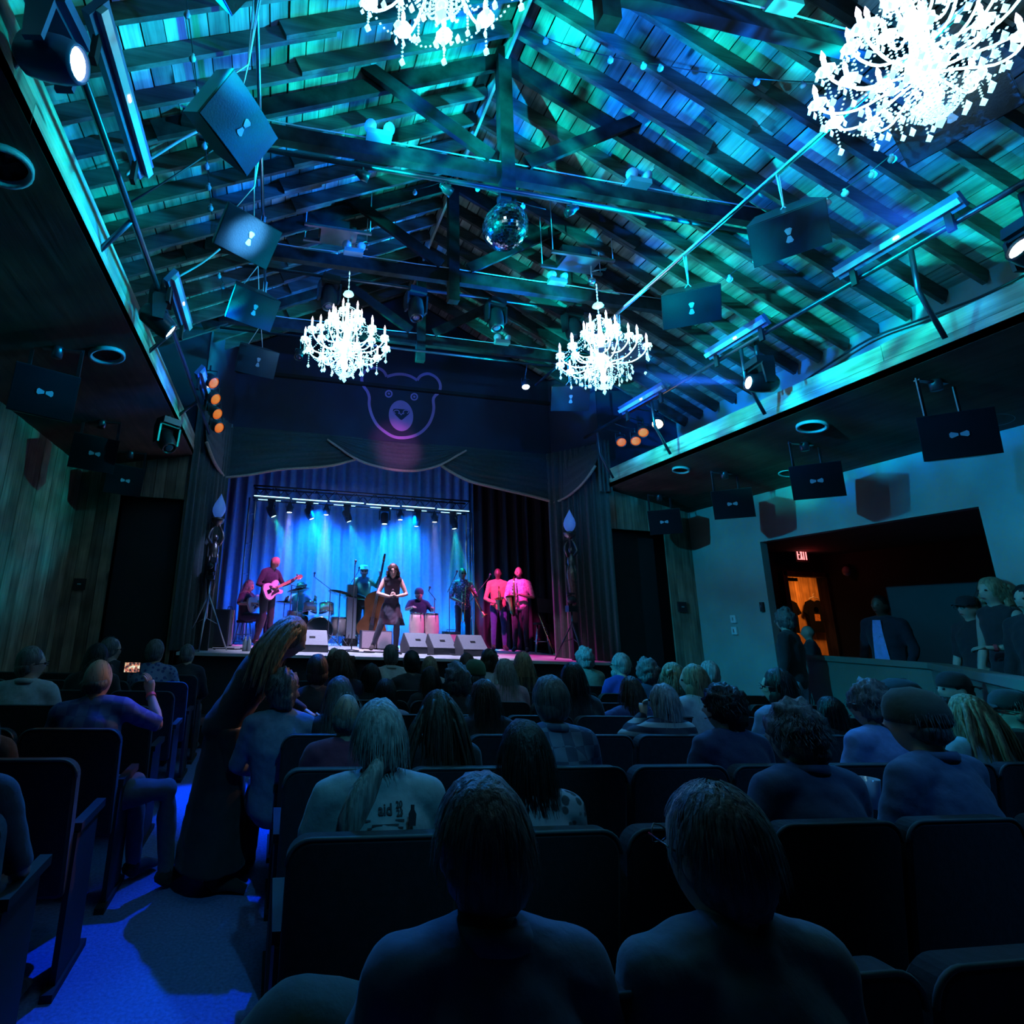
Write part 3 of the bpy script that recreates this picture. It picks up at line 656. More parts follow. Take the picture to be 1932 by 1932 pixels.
# pipes
def pipe(label, pts, r, m='darksteel', name='lighting_pipe'):
    return tag(MB().tube(pts, r, 8).build(name, M[m], None), label, 'pipe')
a, b = at('Y', 4.3, 560, 292), at('Y', 4.3, 1400, 448)
pipe('dark pipe across the hall carrying the mirror ball lamps', [(a.x - .9, 4.3, a.z), (b.x + .3, 4.3, a.z)], .025); ZP1 = a.z
p = at('Y', 7.0, 785, 545); ZP2 = p.z
pipe('dark pipe across the hall carrying four moving head lamps', [(-1.2, 7.0, ZP2), (5.5, 7.0, ZP2)], .024)
p = at('Y', 7.9, 800, 663); pipe('dark pipe with small bulbs below the farthest truss', [(-1.2, 7.9, p.z), (5.4, 7.9, p.z)], .022); ZP3 = p.z
pipe('long pipe along the left fascia carrying battens and moving heads', [(-1.24, .8, 4.34), (-1.24, 4.1, 4.34), (-1.24, 8.3, 4.34)], .026)
pipe('long pipe along the right side carrying battens and moving heads', [(5.2, .8, 4.86), (5.2, 8.4, 4.9)], .026)
pipe('bright steel pipe running over the right speaker row', [(4.2, .8, 5.62), (4.2, 8.2, 5.72)], .022, 'steel')
tag(MB().tube([(4.26, .8, 5.66), (4.26, 5.6, 5.74)], .010, 6).tube([(4.16, .8, 5.60), (4.15, 5.6, 5.66)], .008, 6).build('hoist_cable', M['rope']), 'pale cables running along the bright steel pipe', 'cable')
pipe('bright steel pipe running over the left speaker row', [(-.52, 1.2, 6.3), (-.52, 8.0, 6.3)], .02, 'steel')
for x, y in ((5.2, 3.2), (5.2, 5.0), (5.2, 6.6), (5.2, 8.0)): pipe('short post holding up the right hand pipe, ' + {3.2: 'nearest', 5.0: 'second', 6.6: 'third', 8.0: 'farthest'}[y] + ' of four', [(x, y, 4.86), (x + .05, y + .05, 4.5), (x + .3, y + .1, 4.1)], .02, name='pipe_post')
for y in (2.2, 3.6, 5.2, 7.0): pipe('slanting post holding up the left hand pipe, ' + {2.2: 'nearest', 3.6: 'second', 5.2: 'third', 7.0: 'farthest'}[y] + ' of four', [(-1.24, y, 4.34), (-1.6, y + .25, 4.1)], .02, name='pipe_post')

# LED battens on the pipes
M['batten'] = mat('batten_housing', (.12, .2, .4), .4, var=.1, metal=.3)
def batten(p0, p1, label, face):
    p0, p1 = Vector(p0), Vector(p1); c = (p0 + p1) / 2; t = thing('light_batten', label, 'stage light', c)
    d = (p1 - p0).normalized(); f = Vector(face)
    MB().beam(p0, p1, .14, .05, f).build('housing', M['batten'], t, world=True)
    MB().beam(p0 + f.normalized() * .04, p1 + f.normalized() * .04, .05, .04, f).build('lens_strip', M['lamp_glass'], t, world=True)
    for q in (.12, .88): MB().beam(p0.lerp(p1, q) - f.normalized() * .02, p0.lerp(p1, q) - f.normalized() * .02 - Vector((0, 0, .22)), .03, .05, (0, 1, 0)).build('bracket', M['black'], t, world=True)
    k = MB().box(tuple(p0.lerp(p1, .45) + f.normalized() * .055), (.02, .04, .015)); k.build('indicator', M['lens_warm'], t, world=True)
batten((-1.12, 2.25, 4.5), (-1.12, 3.3, 4.5), 'long grey light batten on the left pipe beside the nearest moving head', (.8, 0, -.5))
batten((-1.12, 4.35, 4.42), (-1.12, 5.2, 4.42), 'light batten with many small lenses on the left pipe, halfway to the stage', (.8, 0, -.5))
batten((-1.12, 6.2, 4.42), (-1.12, 7.1, 4.42), 'dark light batten on the left pipe above the amber lamps', (.8, 0, -.5))
batten((5.12, 2.75, 4.98), (5.12, 3.75, 5.0), 'long grey light batten on the right pipe above the fascia', (-.8, 0, -.5))
batten((5.12, 4.55, 4.98), (5.12, 5.4, 4.98), 'light batten on the right pipe beside the moving head with the blue beam', (-.8, 0, -.5))
batten((5.12, 6.2, 4.92), (5.12, 7.2, 4.94), 'dark light batten on the right pipe behind the amber lamps', (-.8, 0, -.5))

# moving heads and par cans round the hall
def lensat(px, py, X, target, s, label, stem=.1, body='blackgloss'):
    L = at('X', X, px, py); dn = (Vector(target) - L).normalized(); return mover(L + Vector((0, 0, .31 * s)) - dn * .16 * s, target, label, 'lens_ice', s, body=body, stem=stem)
q = at('X', -1.12, 148, 121)
t, s1 = lensat(148, 121, -1.12, (q.x + 2, q.y - .35, q.z - .45), .88, 'large moving head lamp at the top left corner with a lit lens', .02, 'batten')
lensat(322, 626, -1.12, (.4, 5.0, 3.0), .9, 'moving head lamp on the left pipe halfway along the fascia')
t, s2 = lensat(1412, 722, 5.15, (2.2, 5.5, 4.45), .95, 'moving head lamp on the right pipe throwing a blue beam', .18)
t, s3 = lensat(1922, 468, 5.15, (1.6, 3.3, 5.6), .95, 'moving head lamp at the right edge throwing a blue beam', .18)
spot(s2, (2.2, 5.5, 4.45), (.01, .12, 1), 5000, 12, .6, .03)
spot(s3, (1.6, 3.3, 5.6), (.01, .12, 1), 5000, 12, .6, .03)
for i, x in enumerate((622, 785, 935, 1080)):
    p = at('Y', 7.0, x, 540 + (x - 622) * .14)
    mover((p.x, 7.0, ZP2 - .02), (p.x + .1, 6.4, 2), ords[i] + ' from the left of four dark moving heads on the cross pipe', 'lens_off', 1.05, 'dark moving head lamps on the cross pipe')
for i, (x, y, z) in enumerate([(343, 697, 4.30), (349, 716, 4.30), (354, 737, 4.28), (355, 758, 4.26)]):
    par((-1.05, 6.55 + i * .33, 4.6 - i * .085), (1.0, 5.0 + i * .1, 2.6), ords[i] + ' amber lensed lamp from the top in the cluster by the left fascia', 'lens_amber', 1, 'amber lensed lamps left')
for i, (x, y) in enumerate([(1241, 792), (1213, 809), (1198, 826), (1170, 829)]):
    q = at('Y', 7.0 + .3 * i, x, y - 12)
    par((q.x, 7.0 + .3 * i, q.z), (3.4 + .2 * i, 5.2, 2.8), ('lit orange lamp nearest the camera in the right cluster', 'second amber lensed lamp from the lit one in the right cluster', 'third amber lensed lamp, tilted down, in the right cluster', 'farthest amber lensed lamp in the right cluster')[i], 'lens_warm' if i == 0 else 'lens_amber', 1, 'amber lensed lamps right')
    if i == 0: spot((q.x - .12, 6.85, q.z - .2), (.0, 3.9, 1.3), (1.0, .42, .16), 420, 10, .6, .05)
    pipe(('thin drop rod over the lit orange lamp', 'thin drop rod over the second amber lamp at right', 'thin drop rod over the third amber lamp at right', 'thin drop rod over the farthest amber lamp at right')[i], [(q.x, 7.0 + .3 * i, q.z + .02), (5.2, 7.0 + .3 * i, 4.9)], .01, name='drop_rod')
for (x, y, Y, lb) in ((565, 672, 8.0, 'small profile spotlight left of the bear below the left chandelier'), (992, 728, 8.0, 'small profile spotlight right of the bear with a glowing tip')):
    q = at('Y', Y, x, y); par((q.x, Y, q.z + .15), (q.x - .3, Y - .6, q.z - 1.2), lb, 'lens_ice' if x > 900 else 'lens_off', .8)
    pipe('thin drop rod over the ' + ('left' if x < 900 else 'right') + ' profile spotlight beside the bear', [(q.x, Y, q.z + .18), (q.x, 7.92, ZP3)], .009, name='drop_rod')
q = at('Z', 3.86, 318, 797); mover((q.x, q.y, 3.9), (0, 5, 1), 'small moving head lamp on the left aisle soffit near the stage', 'lens_off', .9)
for (x, y, Y, lb) in ((842, 372, 4.3, 'pin spot on the cross pipe left of the mirror ball'), (1078, 402, 4.3, 'pin spot on the cross pipe right of the mirror ball'), (685, 315, 4.3, 'round pin spot near the left end of the cross pipe')):
    q = at('Y', Y, x, y - 14); par((q.x, Y, ZP1 - .03), (XC, 4.5, 5.5), lb, 'lens_off', .55)

# hanging speakers
def bow(mb, c, s, T):
    "emblem: two curved wedges meeting at the middle"
    for k in (-1, 1):
        P = [(k * .012, -.022), (k * .10, -.055), (k * .125, -.03), (k * .125, .03), (k * .10, .055), (k * .012, .022)]
        P = [(x * s, y * s) for x, y in P]
        if k < 0: P.reverse()
        mb.prism(P, .004, T @ Matrix.Translation(c))
def speaker(loc, n, wide, label, w=.56, h=.38, d=.34, group=None, ropes=None, logo_rot=0, bracket=None):
    loc = Vector(loc); t = thing('loudspeaker', label, 'speaker', loc, 0, group)
    Z = Vector(n).normalized(); X = Vector(wide); X = (X - Z * X.dot(Z)).normalized(); Y = Z.cross(X)
    T = Matrix((( X.x, Y.x, Z.x, 0), (X.y, Y.y, Z.y, 0), (X.z, Y.z, Z.z, 0), (0, 0, 0, 1)))
    P = [(-w / 2, -.02), (-w * .34, -d), (w * .34, -d), (w / 2, -.02), (w / 2, 0), (-w / 2, 0)]
    A = Matrix(((1, 0, 0, 0), (0, 0, 1, -h / 2), (0, 1, 0, 0), (0, 0, 0, 1)))
    MB().prism(P, h, T @ A).build('cabinet', M['blackgloss'], t)
    g = MB().grid(lambda u, v: T @ Vector(((u - .5) * w * .985, (v - .5) * h * .97, .006 + .03 * math.sin(PI * u))), 12, 1)
    g.grid(lambda u, v: T @ Vector(((u - .5) * w * .985, (.5 - 1 + (1 if v else 1) * .985) * h * 1 if 0 else (.485 * h), (.006 + .03 * math.sin(PI * u)) * v)), 12, 1)
    g.grid(lambda u, v: T @ Vector(((u - .5) * w * .985, -.485 * h, (.006 + .03 * math.sin(PI * u)) * (1 - v))), 12, 1); g.build('grille', M['grille' if bracket is None else 'grilledark'], t)
    mb = MB(); bow(mb, (0, 0, 0), .5, T @ Matrix.Translation((0, 0, .038)) @ Matrix.Rotation(logo_rot, 4, 'Z')); mb.build('emblem', M['logo'], t)
    mb = MB()
    if ropes is not None:
        for sx in (-.3, .3):
            q = T @ Vector((sx * w, 0, -d * .9)); mb.tube([q, (0, 0, (ropes - loc.z) * .45), (sx * .06, 0, ropes - loc.z)], .006, 5)
        mb.tube([(0, 0, (ropes - loc.z) * .45), (.03, .02, ropes - loc.z)], .009, 5); mb.build('hanging_cable', M['rope'], t)
    if bracket is not None:
        zc = bracket - loc.z; ht = T @ Vector((0, h / 2, -d * .45)); 
        for sx in (-1, 1): mb.beam((sx * w * .42, ht.y, zc - .0), (sx * w * .42, ht.y, ht.z - .05), .03, .012, (0, 1, 0))
        mb.box((0, ht.y, zc - .02), (w * .86, .05, .012)).lathe([(0, zc - .1), (.045, zc - .1), (.05, zc - .02), (.05, zc)], 12, Matrix.Translation((0, ht.y, 0))); mb.build('bracket', M['darksteel'], t)
    return t
rows = ('nearest', 'second', 'third', 'fourth', 'fifth')
for i, Y in enumerate((2.15, 3.3, 4.5, 5.72, 7.05)):
    speaker((-.52, Y, 5.02), (((.55, -.3, -.75), (.62, -.42, -.66), (.40, -.62, -.68), (.36, -.66, -.66), (.30, -.75, -.5))[i]), ((.5, .87, 0), (.5, .87, 0), (.85, .53, 0), (.9, .44, 0), (.95, .3, 0))[i], rows[i] + ' loudspeaker of the left hanging row' + (', only its underside in frame' if i == 0 else ', with a bright reflection on its grille' if i == 2 else ''),
            group='loudspeakers hung on cables in two rows', ropes=6.3, logo_rot=PI / 2)
for i, Y in enumerate((2.2, 3.4, 4.57, 5.8, 7.1)):
    speaker((4.2, Y, 5.0), ((-.75, -.25, -.6), (-.5, -.5, -.7), (-.45, -.62, -.64), (-.4, -.66, -.6), (-.3, -.8, -.5))[i], ((.29, -.96, 0), (.64, -.77, 0), (.81, -.59, 0), (.85, -.5, 0), (.95, -.3, 0))[i], rows[i] + ' loudspeaker of the right hanging row' + (', behind the big chandelier' if i == 0 else ', hidden behind the right chandelier' if i == 3 else ''),
            group='loudspeakers hung on cables in two rows', ropes=5.66, logo_rot=PI / 2)
for i, (x, y, s) in enumerate([(-2.15, 4.85, -1), (-2.3, 6.7, -1), (-2.28, 8.0, -1)]):
    speaker((x, y, 3.42), (.45, -.86, -.28), (.88, .46, 0), rows[i] + ' black loudspeaker under the left aisle soffit', .5, .42, .36, 'loudspeakers under the aisle soffits', bracket=3.71 + .33 * (x - XL) / (FL - XL))
for i, (x, y, s) in enumerate([(6.0, 3.68, 1), (6.3, 5.3, 1), (6.36, 6.62, 1), (6.4, 8.1, 1)]):
    speaker((x, y, 3.40), (-.74, -.64, -.2), (.64, -.74, 0), rows[i] + ' black loudspeaker under the right aisle soffit', .5, .42, .36, 'loudspeakers under the aisle soffits', bracket=3.71 + .33 * (XR - x) / (XR - FR))
# round downlights in the soffits
M['rim'] = mat('downlight_rim', (.45, .5, .55), .3, var=.05)
for (x, y, r, lb) in ((202, 668, .16, 'round downlight in the left soffit beside the fascia'), (6, 310, .15, 'round downlight in the left soffit at the left edge'), (1532, 803, .15, 'round downlight in the right soffit near the fascia'), (1490, 890, .13, 'ringed ceiling grille in the right soffit by the second speaker'),
                     (1285, 885, .12, 'round downlight in the right soffit near the stage'), (1875, 787, .14, 'round downlight in the right soffit behind the nearest right speaker')):
    q = at('Z', 3.9, x, y)
    for _ in range(4):
        zc = 3.71 + .33 * ((q.x - XL) / (FL - XL) if q.x < 2 else (XR - q.x) / (XR - FR)); q = at('Z', zc, x, y)
    tl = math.atan(.33 / 1.61) * (1 if q.x > 2 else -1)
    t = thing('downlight', lb, 'ceiling light', (q.x, q.y, zc)); R_ = Matrix.Rotation(tl, 4, 'Y')
    MB().lathe([(r * .8, .0), (r * .82, -.03), (r, -.035), (r * 1.02, -.0)], 24, R_).build('rim', M['rim'], t)
    MB().lathe([(0, -.004), (r * .8, -.004)], 24, R_).build('dish', M['black'] if 'ringed' not in lb else M['rim'], t)

# hoists that carry the chandeliers
def hoist(p, label):
    t = thing('chandelier_hoist', label, 'hoist', p)
    for s in (-1, 1): MB().box((0, s * .15, 0), (.92, .035, .035)).build('channel', M['steel'], t)
    MB().box((.02, 0, -.01), (.5, .3, .012)).build('plate', M['steel'], t)
    MB().box((-.05, 0, .1), (.42, .2, .17)).tube([(.16, 0, .1), (.26, 0, .1)], .07, 10).build('motor', M['black'], t)
    mb = MB()
    for sx in (-1, 1):
        for sy in (-1, 1): MB().tube([(sx * .44, sy * .15, 0), (sx * .44, sy * .15, .9)], .007, 5).build('hanger_rod', M['rope'], t)
    mb = MB(); mb.tube([(.2, 0, 0), (.2, 0, -.2)], .012, 6).ball((.2, 0, -.25), .05, 8, 6); mb.tube([(.2, 0, -.1), (.4, -.05, -.05), (.45, .05, 0), (.3, .1, .02)], .008, 5); mb.build('hook_block', M['steel'], t)
    return t
# chandeliers
M['crystal'] = mat('glowing_crystal', (.75, .88, .92), .15, spec=1, var=.1, emit=(.42, .93, 1.0), estr=1.35)  # crystals and chain glow by emission, standing in for the beams that light them
M['crystal_hot'] = mat('glowing_crystal_core', (.85, .93, .95), .2, spec=1, var=.1, emit=(.62, .97, 1.0), estr=2.6)  # stem and arms emit more strongly, for an overexposed look
M['bulb'] = mat('candle_bulb', (1, .9, .9), .3, emit=(1, .75, .85), estr=2.2)
def chandelier(p, R, label, chain_top, rz=0):
    p = Vector(p); t = thing('chandelier', label, 'chandelier', p, rz, 'lit crystal chandeliers')
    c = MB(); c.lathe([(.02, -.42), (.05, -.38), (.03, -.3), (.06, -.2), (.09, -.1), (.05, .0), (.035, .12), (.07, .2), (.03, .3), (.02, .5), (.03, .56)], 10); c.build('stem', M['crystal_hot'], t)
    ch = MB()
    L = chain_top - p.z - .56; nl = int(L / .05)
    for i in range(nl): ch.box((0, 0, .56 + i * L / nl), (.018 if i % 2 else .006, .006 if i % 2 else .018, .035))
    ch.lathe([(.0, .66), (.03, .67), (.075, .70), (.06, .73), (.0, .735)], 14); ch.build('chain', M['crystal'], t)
    def drop(mb, q, l=.05, r=.014):
        q = Vector(q); mb.add([q, q + Vector((r, 0, -l * .6)), q + Vector((0, r, -l * .6)), q + Vector((-r, 0, -l * .6)), q + Vector((0, -r, -l * .6)), q + Vector((0, 0, -l))],
                              [(0, 2, 1), (0, 3, 2), (0, 4, 3), (0, 1, 4), (5, 1, 2), (5, 2, 3), (5, 3, 4), (5, 4, 1)])
    def strand(mb, a, b, sag, n, r=.009):
        a, b = Vector(a), Vector(b)
        for i in range(n + 1):
            u = i / n; q = a.lerp(b, u); q.z -= sag * 4 * u * (1 - u)
            mb.add([q + Vector((0, 0, r)), q + Vector((r, 0, 0)), q + Vector((0, r, 0)), q + Vector((-r, 0, 0)), q + Vector((0, -r, 0)), q + Vector((0, 0, -r))],
                   [(0, 1, 2), (0, 2, 3), (0, 3, 4), (0, 4, 1), (5, 2, 1), (5, 3, 2), (5, 4, 3), (5, 1, 4)])
    tiers = [(12, R, -.02, 0), (8, R * .68, .13, .26), (6, R * .36, .36, .1)]
    tips = []
    for ti, (n, rr, zz, off) in enumerate(tiers):
        ring = []
        for k in range(n):
            a = off + 2 * PI * k / n; ca, sa = math.cos(a), math.sin(a)
            arm = MB(); pts = [(ca * .04, sa * .04, zz * .5 - .18 + ti * .1), (ca * rr * .3, sa * rr * .3, zz - .17), (ca * rr * .65, sa * rr * .65, zz - .19), (ca * rr * .9, sa * rr * .9, zz - .12), (ca * rr, sa * rr, zz - .03)]
            arm.tube(cat_rom(pts, 3, False), .008, 6)
            arm.lathe([(.012, zz - .04), (.04, zz - .02), (.055, zz), (.015, zz + .005), (.014, zz + .08)], 8, Matrix.Translation((ca * rr, sa * rr, 0)))
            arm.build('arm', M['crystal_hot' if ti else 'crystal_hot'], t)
            MB().lathe([(.010, zz + .08), (.016, zz + .1), (.013, zz + .125), (.002, zz + .165)], 6, Matrix.Translation((ca * rr, sa * rr, 0))).build('candle_bulb', M['bulb'], t)
            q = Vector((ca * rr, sa * rr, zz)); ring.append(q)
        tips.append(ring)
    mb = MB()
    for ti, ring in enumerate(tips):
        n = len(ring)
        for k, q in enumerate(ring):
            strand(mb, q - Vector((0, 0, .02)), ring[(k + 1) % n] - Vector((0, 0, .02)), .09, 9)
            for j in range(6):
                a = j * PI / 3; l = .045 + .03 * random.random(); drop(mb, q + Vector((.05 * math.cos(a), .05 * math.sin(a), -.01)), l)
            strand(mb, q - Vector((0, 0, .05)), q - Vector((0, 0, .16 + .05 * (k % 2))), 0, 5); drop(mb, q - Vector((0, 0, .17 + .05 * (k % 2))), .07, .022)
            if ti < 2:
                up = tips[ti + 1][k * len(tips[ti + 1]) // n]; strand(mb, q, up, .05, 9)
            else: strand(mb, q, (0, 0, .52), -.02, 9)
            m_ = (q * .55); m_.z = q.z - .2; strand(mb, m_, m_ - Vector((0, 0, .12)), 0, 5); drop(mb, m_ - Vector((0, 0, .13)), .06, .018)
    n = 16
    for k in range(n):
        a = 2 * PI * k / n; e = Vector((R * .42 * math.cos(a), R * .42 * math.sin(a), -.2)); strand(mb, e, (.03 * math.cos(a), .03 * math.sin(a), -.5), .08, 12)
        drop(mb, e - Vector((0, 0, .06)), .08, .02); f = e * 1.55; f.z = -.17; strand(mb, f, e, .06, 6); drop(mb, f - Vector((0, 0, .1)), .08, .02)
        strand(mb, (R * .2 * math.cos(a), R * .2 * math.sin(a), -.1), (R * .2 * math.cos(a + .2), R * .2 * math.sin(a + .2), -.42), 0, 10)
    drop(mb, (0, 0, -.5), .1, .03); mb.ball((0, 0, -.47), .035, 8, 6)
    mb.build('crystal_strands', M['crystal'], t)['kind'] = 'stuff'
    l = bpy.data.lights.new('chandelier_glow', 'POINT'); l.energy = 7; l.color = (.12, .6, 1.0); l.shadow_soft_size = .28
    o = bpy.data.objects.new('chandelier_glow', l); COL.objects.link(o); o.location = p + Vector((0, 0, .02))
    return t
h1, h2 = (.44, 6.45, 6.75), (3.72, 5.9, 6.45)
hoist(h1, 'perforated steel hoist frame above the left chandelier'); hoist(h2, 'perforated steel hoist frame above the right chandelier')
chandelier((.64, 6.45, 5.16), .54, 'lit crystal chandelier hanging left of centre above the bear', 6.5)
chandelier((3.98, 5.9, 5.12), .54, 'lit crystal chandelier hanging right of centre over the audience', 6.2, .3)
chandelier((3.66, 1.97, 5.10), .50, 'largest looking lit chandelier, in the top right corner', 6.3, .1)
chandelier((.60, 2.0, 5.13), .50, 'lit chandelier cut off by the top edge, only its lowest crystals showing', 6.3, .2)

# mirror ball
q = at('Y', 4.45, 953, 429); rb = .232
mbt = thing('mirror_ball', 'mirror ball hanging under the truss in the middle of the hall', 'mirror ball', q)
g = MB(); NL = 26
for i in range(NL):
    t0 = -PI / 2 + PI * (i + .06) / NL; t1 = -PI / 2 + PI * (i + .94) / NL; tm = (t0 + t1) / 2; n = max(5, int(2 * PI * rb * math.cos(tm) / .028))
    for j in range(n):
        a0, a1 = 2 * PI * (j + .06) / n, 2 * PI * (j + .94) / n
        jx = Vector((random.uniform(-1, 1), random.uniform(-1, 1), random.uniform(-1, 1))) * .0022
        P = [Vector((math.cos(t_) * math.cos(a_), math.cos(t_) * math.sin(a_), math.sin(t_))) * rb for t_, a_ in ((t0, a0), (t0, a1), (t1, a1), (t1, a0))]
        P[0] += jx; P[2] -= jx; g.add(P, [(0, 1, 2, 3)])
g.build('mirror_facets', M['mirror'], mbt)['kind'] = 'stuff'
MB().ball((0, 0, 0), rb * .985, 24, 16).build('core', M['black'], mbt)
MB().tube([(0, 0, rb * .95), (0, 0, rb + .1)], .03, 8).tube([(0, 0, rb + .1), (0, 0, 5.9 - q.z)], .012, 6).box((0, 0, rb + .12), (.12, .1, .1)).build('motor_and_rod', M['black'], mbt)

# string lights: unlit round bulbs on thin wire
M['bulbglass'] = mat('clear_bulb', (.35, .5, .6), .08, spec=1, var=.05)
def string(label, pts, n, sag):
    t = thing('string_lights', label, 'string lights', pts[0]); P = [Vector(p) for p in pts]; w_ = MB(); wp = []
    for a, b in zip(P, P[1:]):
        for i in range(9):
            u = i / 8; q = a.lerp(b, u); q.z -= sag * 4 * u * (1 - u); wp.append(q)
    w_.tube(wp, .0045, 4); w_.build('wire', M['cable'], t, world=True)
    for i in range(n):
        q = wp[min(len(wp) - 1, int((i + .5) / n * len(wp)))]
        MB().ball(q - Vector((0, 0, .045)), .028, 8, 6).tube([q, q - Vector((0, 0, .03))], .012, 6).build('bulb', M['bulbglass'], t, world=True)
string('string of clear bulbs crossing the right roof slope near the top', [at('Y', 3.6, 1000, 60), at('Y', 3.3, 1245, 122), at('Y', 3.1, 1600, 155)], 9, .06)
string('string of clear bulbs hanging down beside the nearest left speaker', [at('Y', 3.4, 352, 0), at('Y', 3.5, 372, 165), at('Y', 3.6, 378, 245)], 5, 0)
string('string of clear bulbs on a thin wire beside the second left speaker', [at('Y', 4.2, 385, 250), at('Y', 4.3, 400, 405)], 4, 0)
string('string of clear bulbs from the farthest left speakers to the truss', [at('Y', 5.6, 410, 505), at('Y', 5.8, 425, 545)], 2, 0)
string('string of clear bulbs between the right speakers and the top right', [at('Y', 4.0, 1352, 535), at('Y', 3.2, 1560, 375), at('Y', 2.6, 1700, 275)], 7, .03)
string('string of clear bulbs between the mirror ball and the ridge', [at('Y', 5.2, 758, 360), at('Y', 4.9, 860, 330), at('Y', 4.6, 1030, 395)], 4, .05)
# loose cables looping from the trusses
tag(MB().tube(cat_rom([tuple(at('Y', 4.1, *p)) for p in ((388, 240), (345, 262), (300, 290), (258, 315), (238, 330))], 4, False), .012, 6).build('loose_cable', M['rope']), 'pale cable drooping from the nearest left speaker to the batten', 'cable')
tag(MB().tube(cat_rom([tuple(at('Y', 4.6, *p)) for p in ((420, 270), (370, 305), (300, 350), (240, 385))], 4, False), .01, 6).build('loose_cable', M['cable']), 'dark cable drooping under the nearest left speaker', 'cable')
tag(MB().tube(cat_rom([tuple(at('Y', 5.6, *p)) for p in ((415, 470), (380, 497), (335, 523))], 4, False), .012, 6).build('loose_cable', M['rope']), 'pale cable drooping from the third left speaker', 'cable')
tag(MB().tube(cat_rom([tuple(at('X', 7.15, *p)) for p in ((1480, 745), (1560, 690), (1640, 640), (1712, 612), (1772, 590), (1850, 560), (1932, 520))], 4, False), .014, 6).build('loose_cable', M['cable']), 'cable bundle along the outer wall above the right fascia', 'cable')

# ---------------------------------------------------------------- side room, half wall, exit
hwl = thing('half_wall', 'pale green painted half wall at the side room opening', 'wall', (XR, 5.5, 0), kind='structure')
P = [(7.27, 6.84), (7.08, 5.0), (4.95, 2.95), (4.2, 2.2)]
P[2] = (at('Z', 1.345, 1932, 1280).x, at('Z', 1.345, 1932, 1280).y); d_ = (Vector(P[2]) - Vector(P[1])).normalized(); P = P[:3] + [tuple(Vector(P[2]) + d_ * .8)]
m1, m2 = MB(), MB()
for a, b in zip(P, P[1:]):
    m1.beam((*a, .64), (*b, .64), .12, 1.28); m2.beam((*a, 1.312), (*b, 1.312), .17, .065)
m1.build('panel', M['halfwall'], hwl, world=True); m2.build('cap_rail', M['halfwall'], hwl, world=True)
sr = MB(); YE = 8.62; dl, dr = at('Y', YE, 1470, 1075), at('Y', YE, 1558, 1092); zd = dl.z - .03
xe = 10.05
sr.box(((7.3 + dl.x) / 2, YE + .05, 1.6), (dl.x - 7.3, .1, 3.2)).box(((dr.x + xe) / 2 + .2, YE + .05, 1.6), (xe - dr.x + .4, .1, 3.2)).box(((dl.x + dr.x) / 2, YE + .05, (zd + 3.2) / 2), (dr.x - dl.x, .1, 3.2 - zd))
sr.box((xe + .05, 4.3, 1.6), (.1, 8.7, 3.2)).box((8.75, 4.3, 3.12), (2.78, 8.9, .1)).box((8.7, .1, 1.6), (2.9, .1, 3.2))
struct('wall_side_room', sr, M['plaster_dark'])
struct('floor_side_room', MB().box((8.9, 6, -.06), (4, 13, .1)), M['carpet'])
df = thing('door_1', 'doorway under the exit sign with a wooden frame', None, ((dl.x + dr.x) / 2, YE, 0), kind='structure')
for x in (dl.x + .03, dr.x - .03): MB().box((x, YE + .02, zd / 2), (.09, .2, zd)).build('jamb', M['vboard'], df, world=True)
MB().box(((dl.x + dr.x) / 2, YE + .02, zd - .03), (dr.x - dl.x, .2, .08)).build('head_jamb', M['vboard'], df, world=True)
MB().box(((dl.x * .7 + dr.x * .3), YE + .12, zd - .12), (.35, .05, .06)).build('door_closer', M['black'], df, world=True)
M['orangewood'] = wood('varnished_orange_boards', (.70, .36, .12), 'Z', .12)
bk = thing('wall_shop', 'varnished boarded wall beyond the exit doorway', None, (10, 9.6, 0), kind='structure')
for i in range(16): MB().box((9.9 + i * .17, 10.0, 1.6), (.166, .04, 3.2)).build('board', M['orangewood'], bk, world=True)
shp = MB().box((8.7, 9.4, 1.6), (.06, 1.5, 3.2)).box((12.7, 9.4, 1.6), (.06, 1.5, 3.2)).box((10.7, 9.4, 3.15), (4.0, 1.5, .06)); shp.build('side_panels', M['vboard'], bk, world=True)
pl = bpy.data.lights.new('shop_lamp', 'AREA'); pl.energy = 30; pl.color = (1, .34, .07); pl.size = .5; po = bpy.data.objects.new('shop_lamp', pl); COL.objects.link(po); po.location = (10.6, 9.0, 3.05)
M['tee'] = mat('black_tshirt', (.006, .006, .006), .9, spec=.05); M['print'] = mat('orange_print', (.5, .2, .06), .8, var=.6, scale=40)
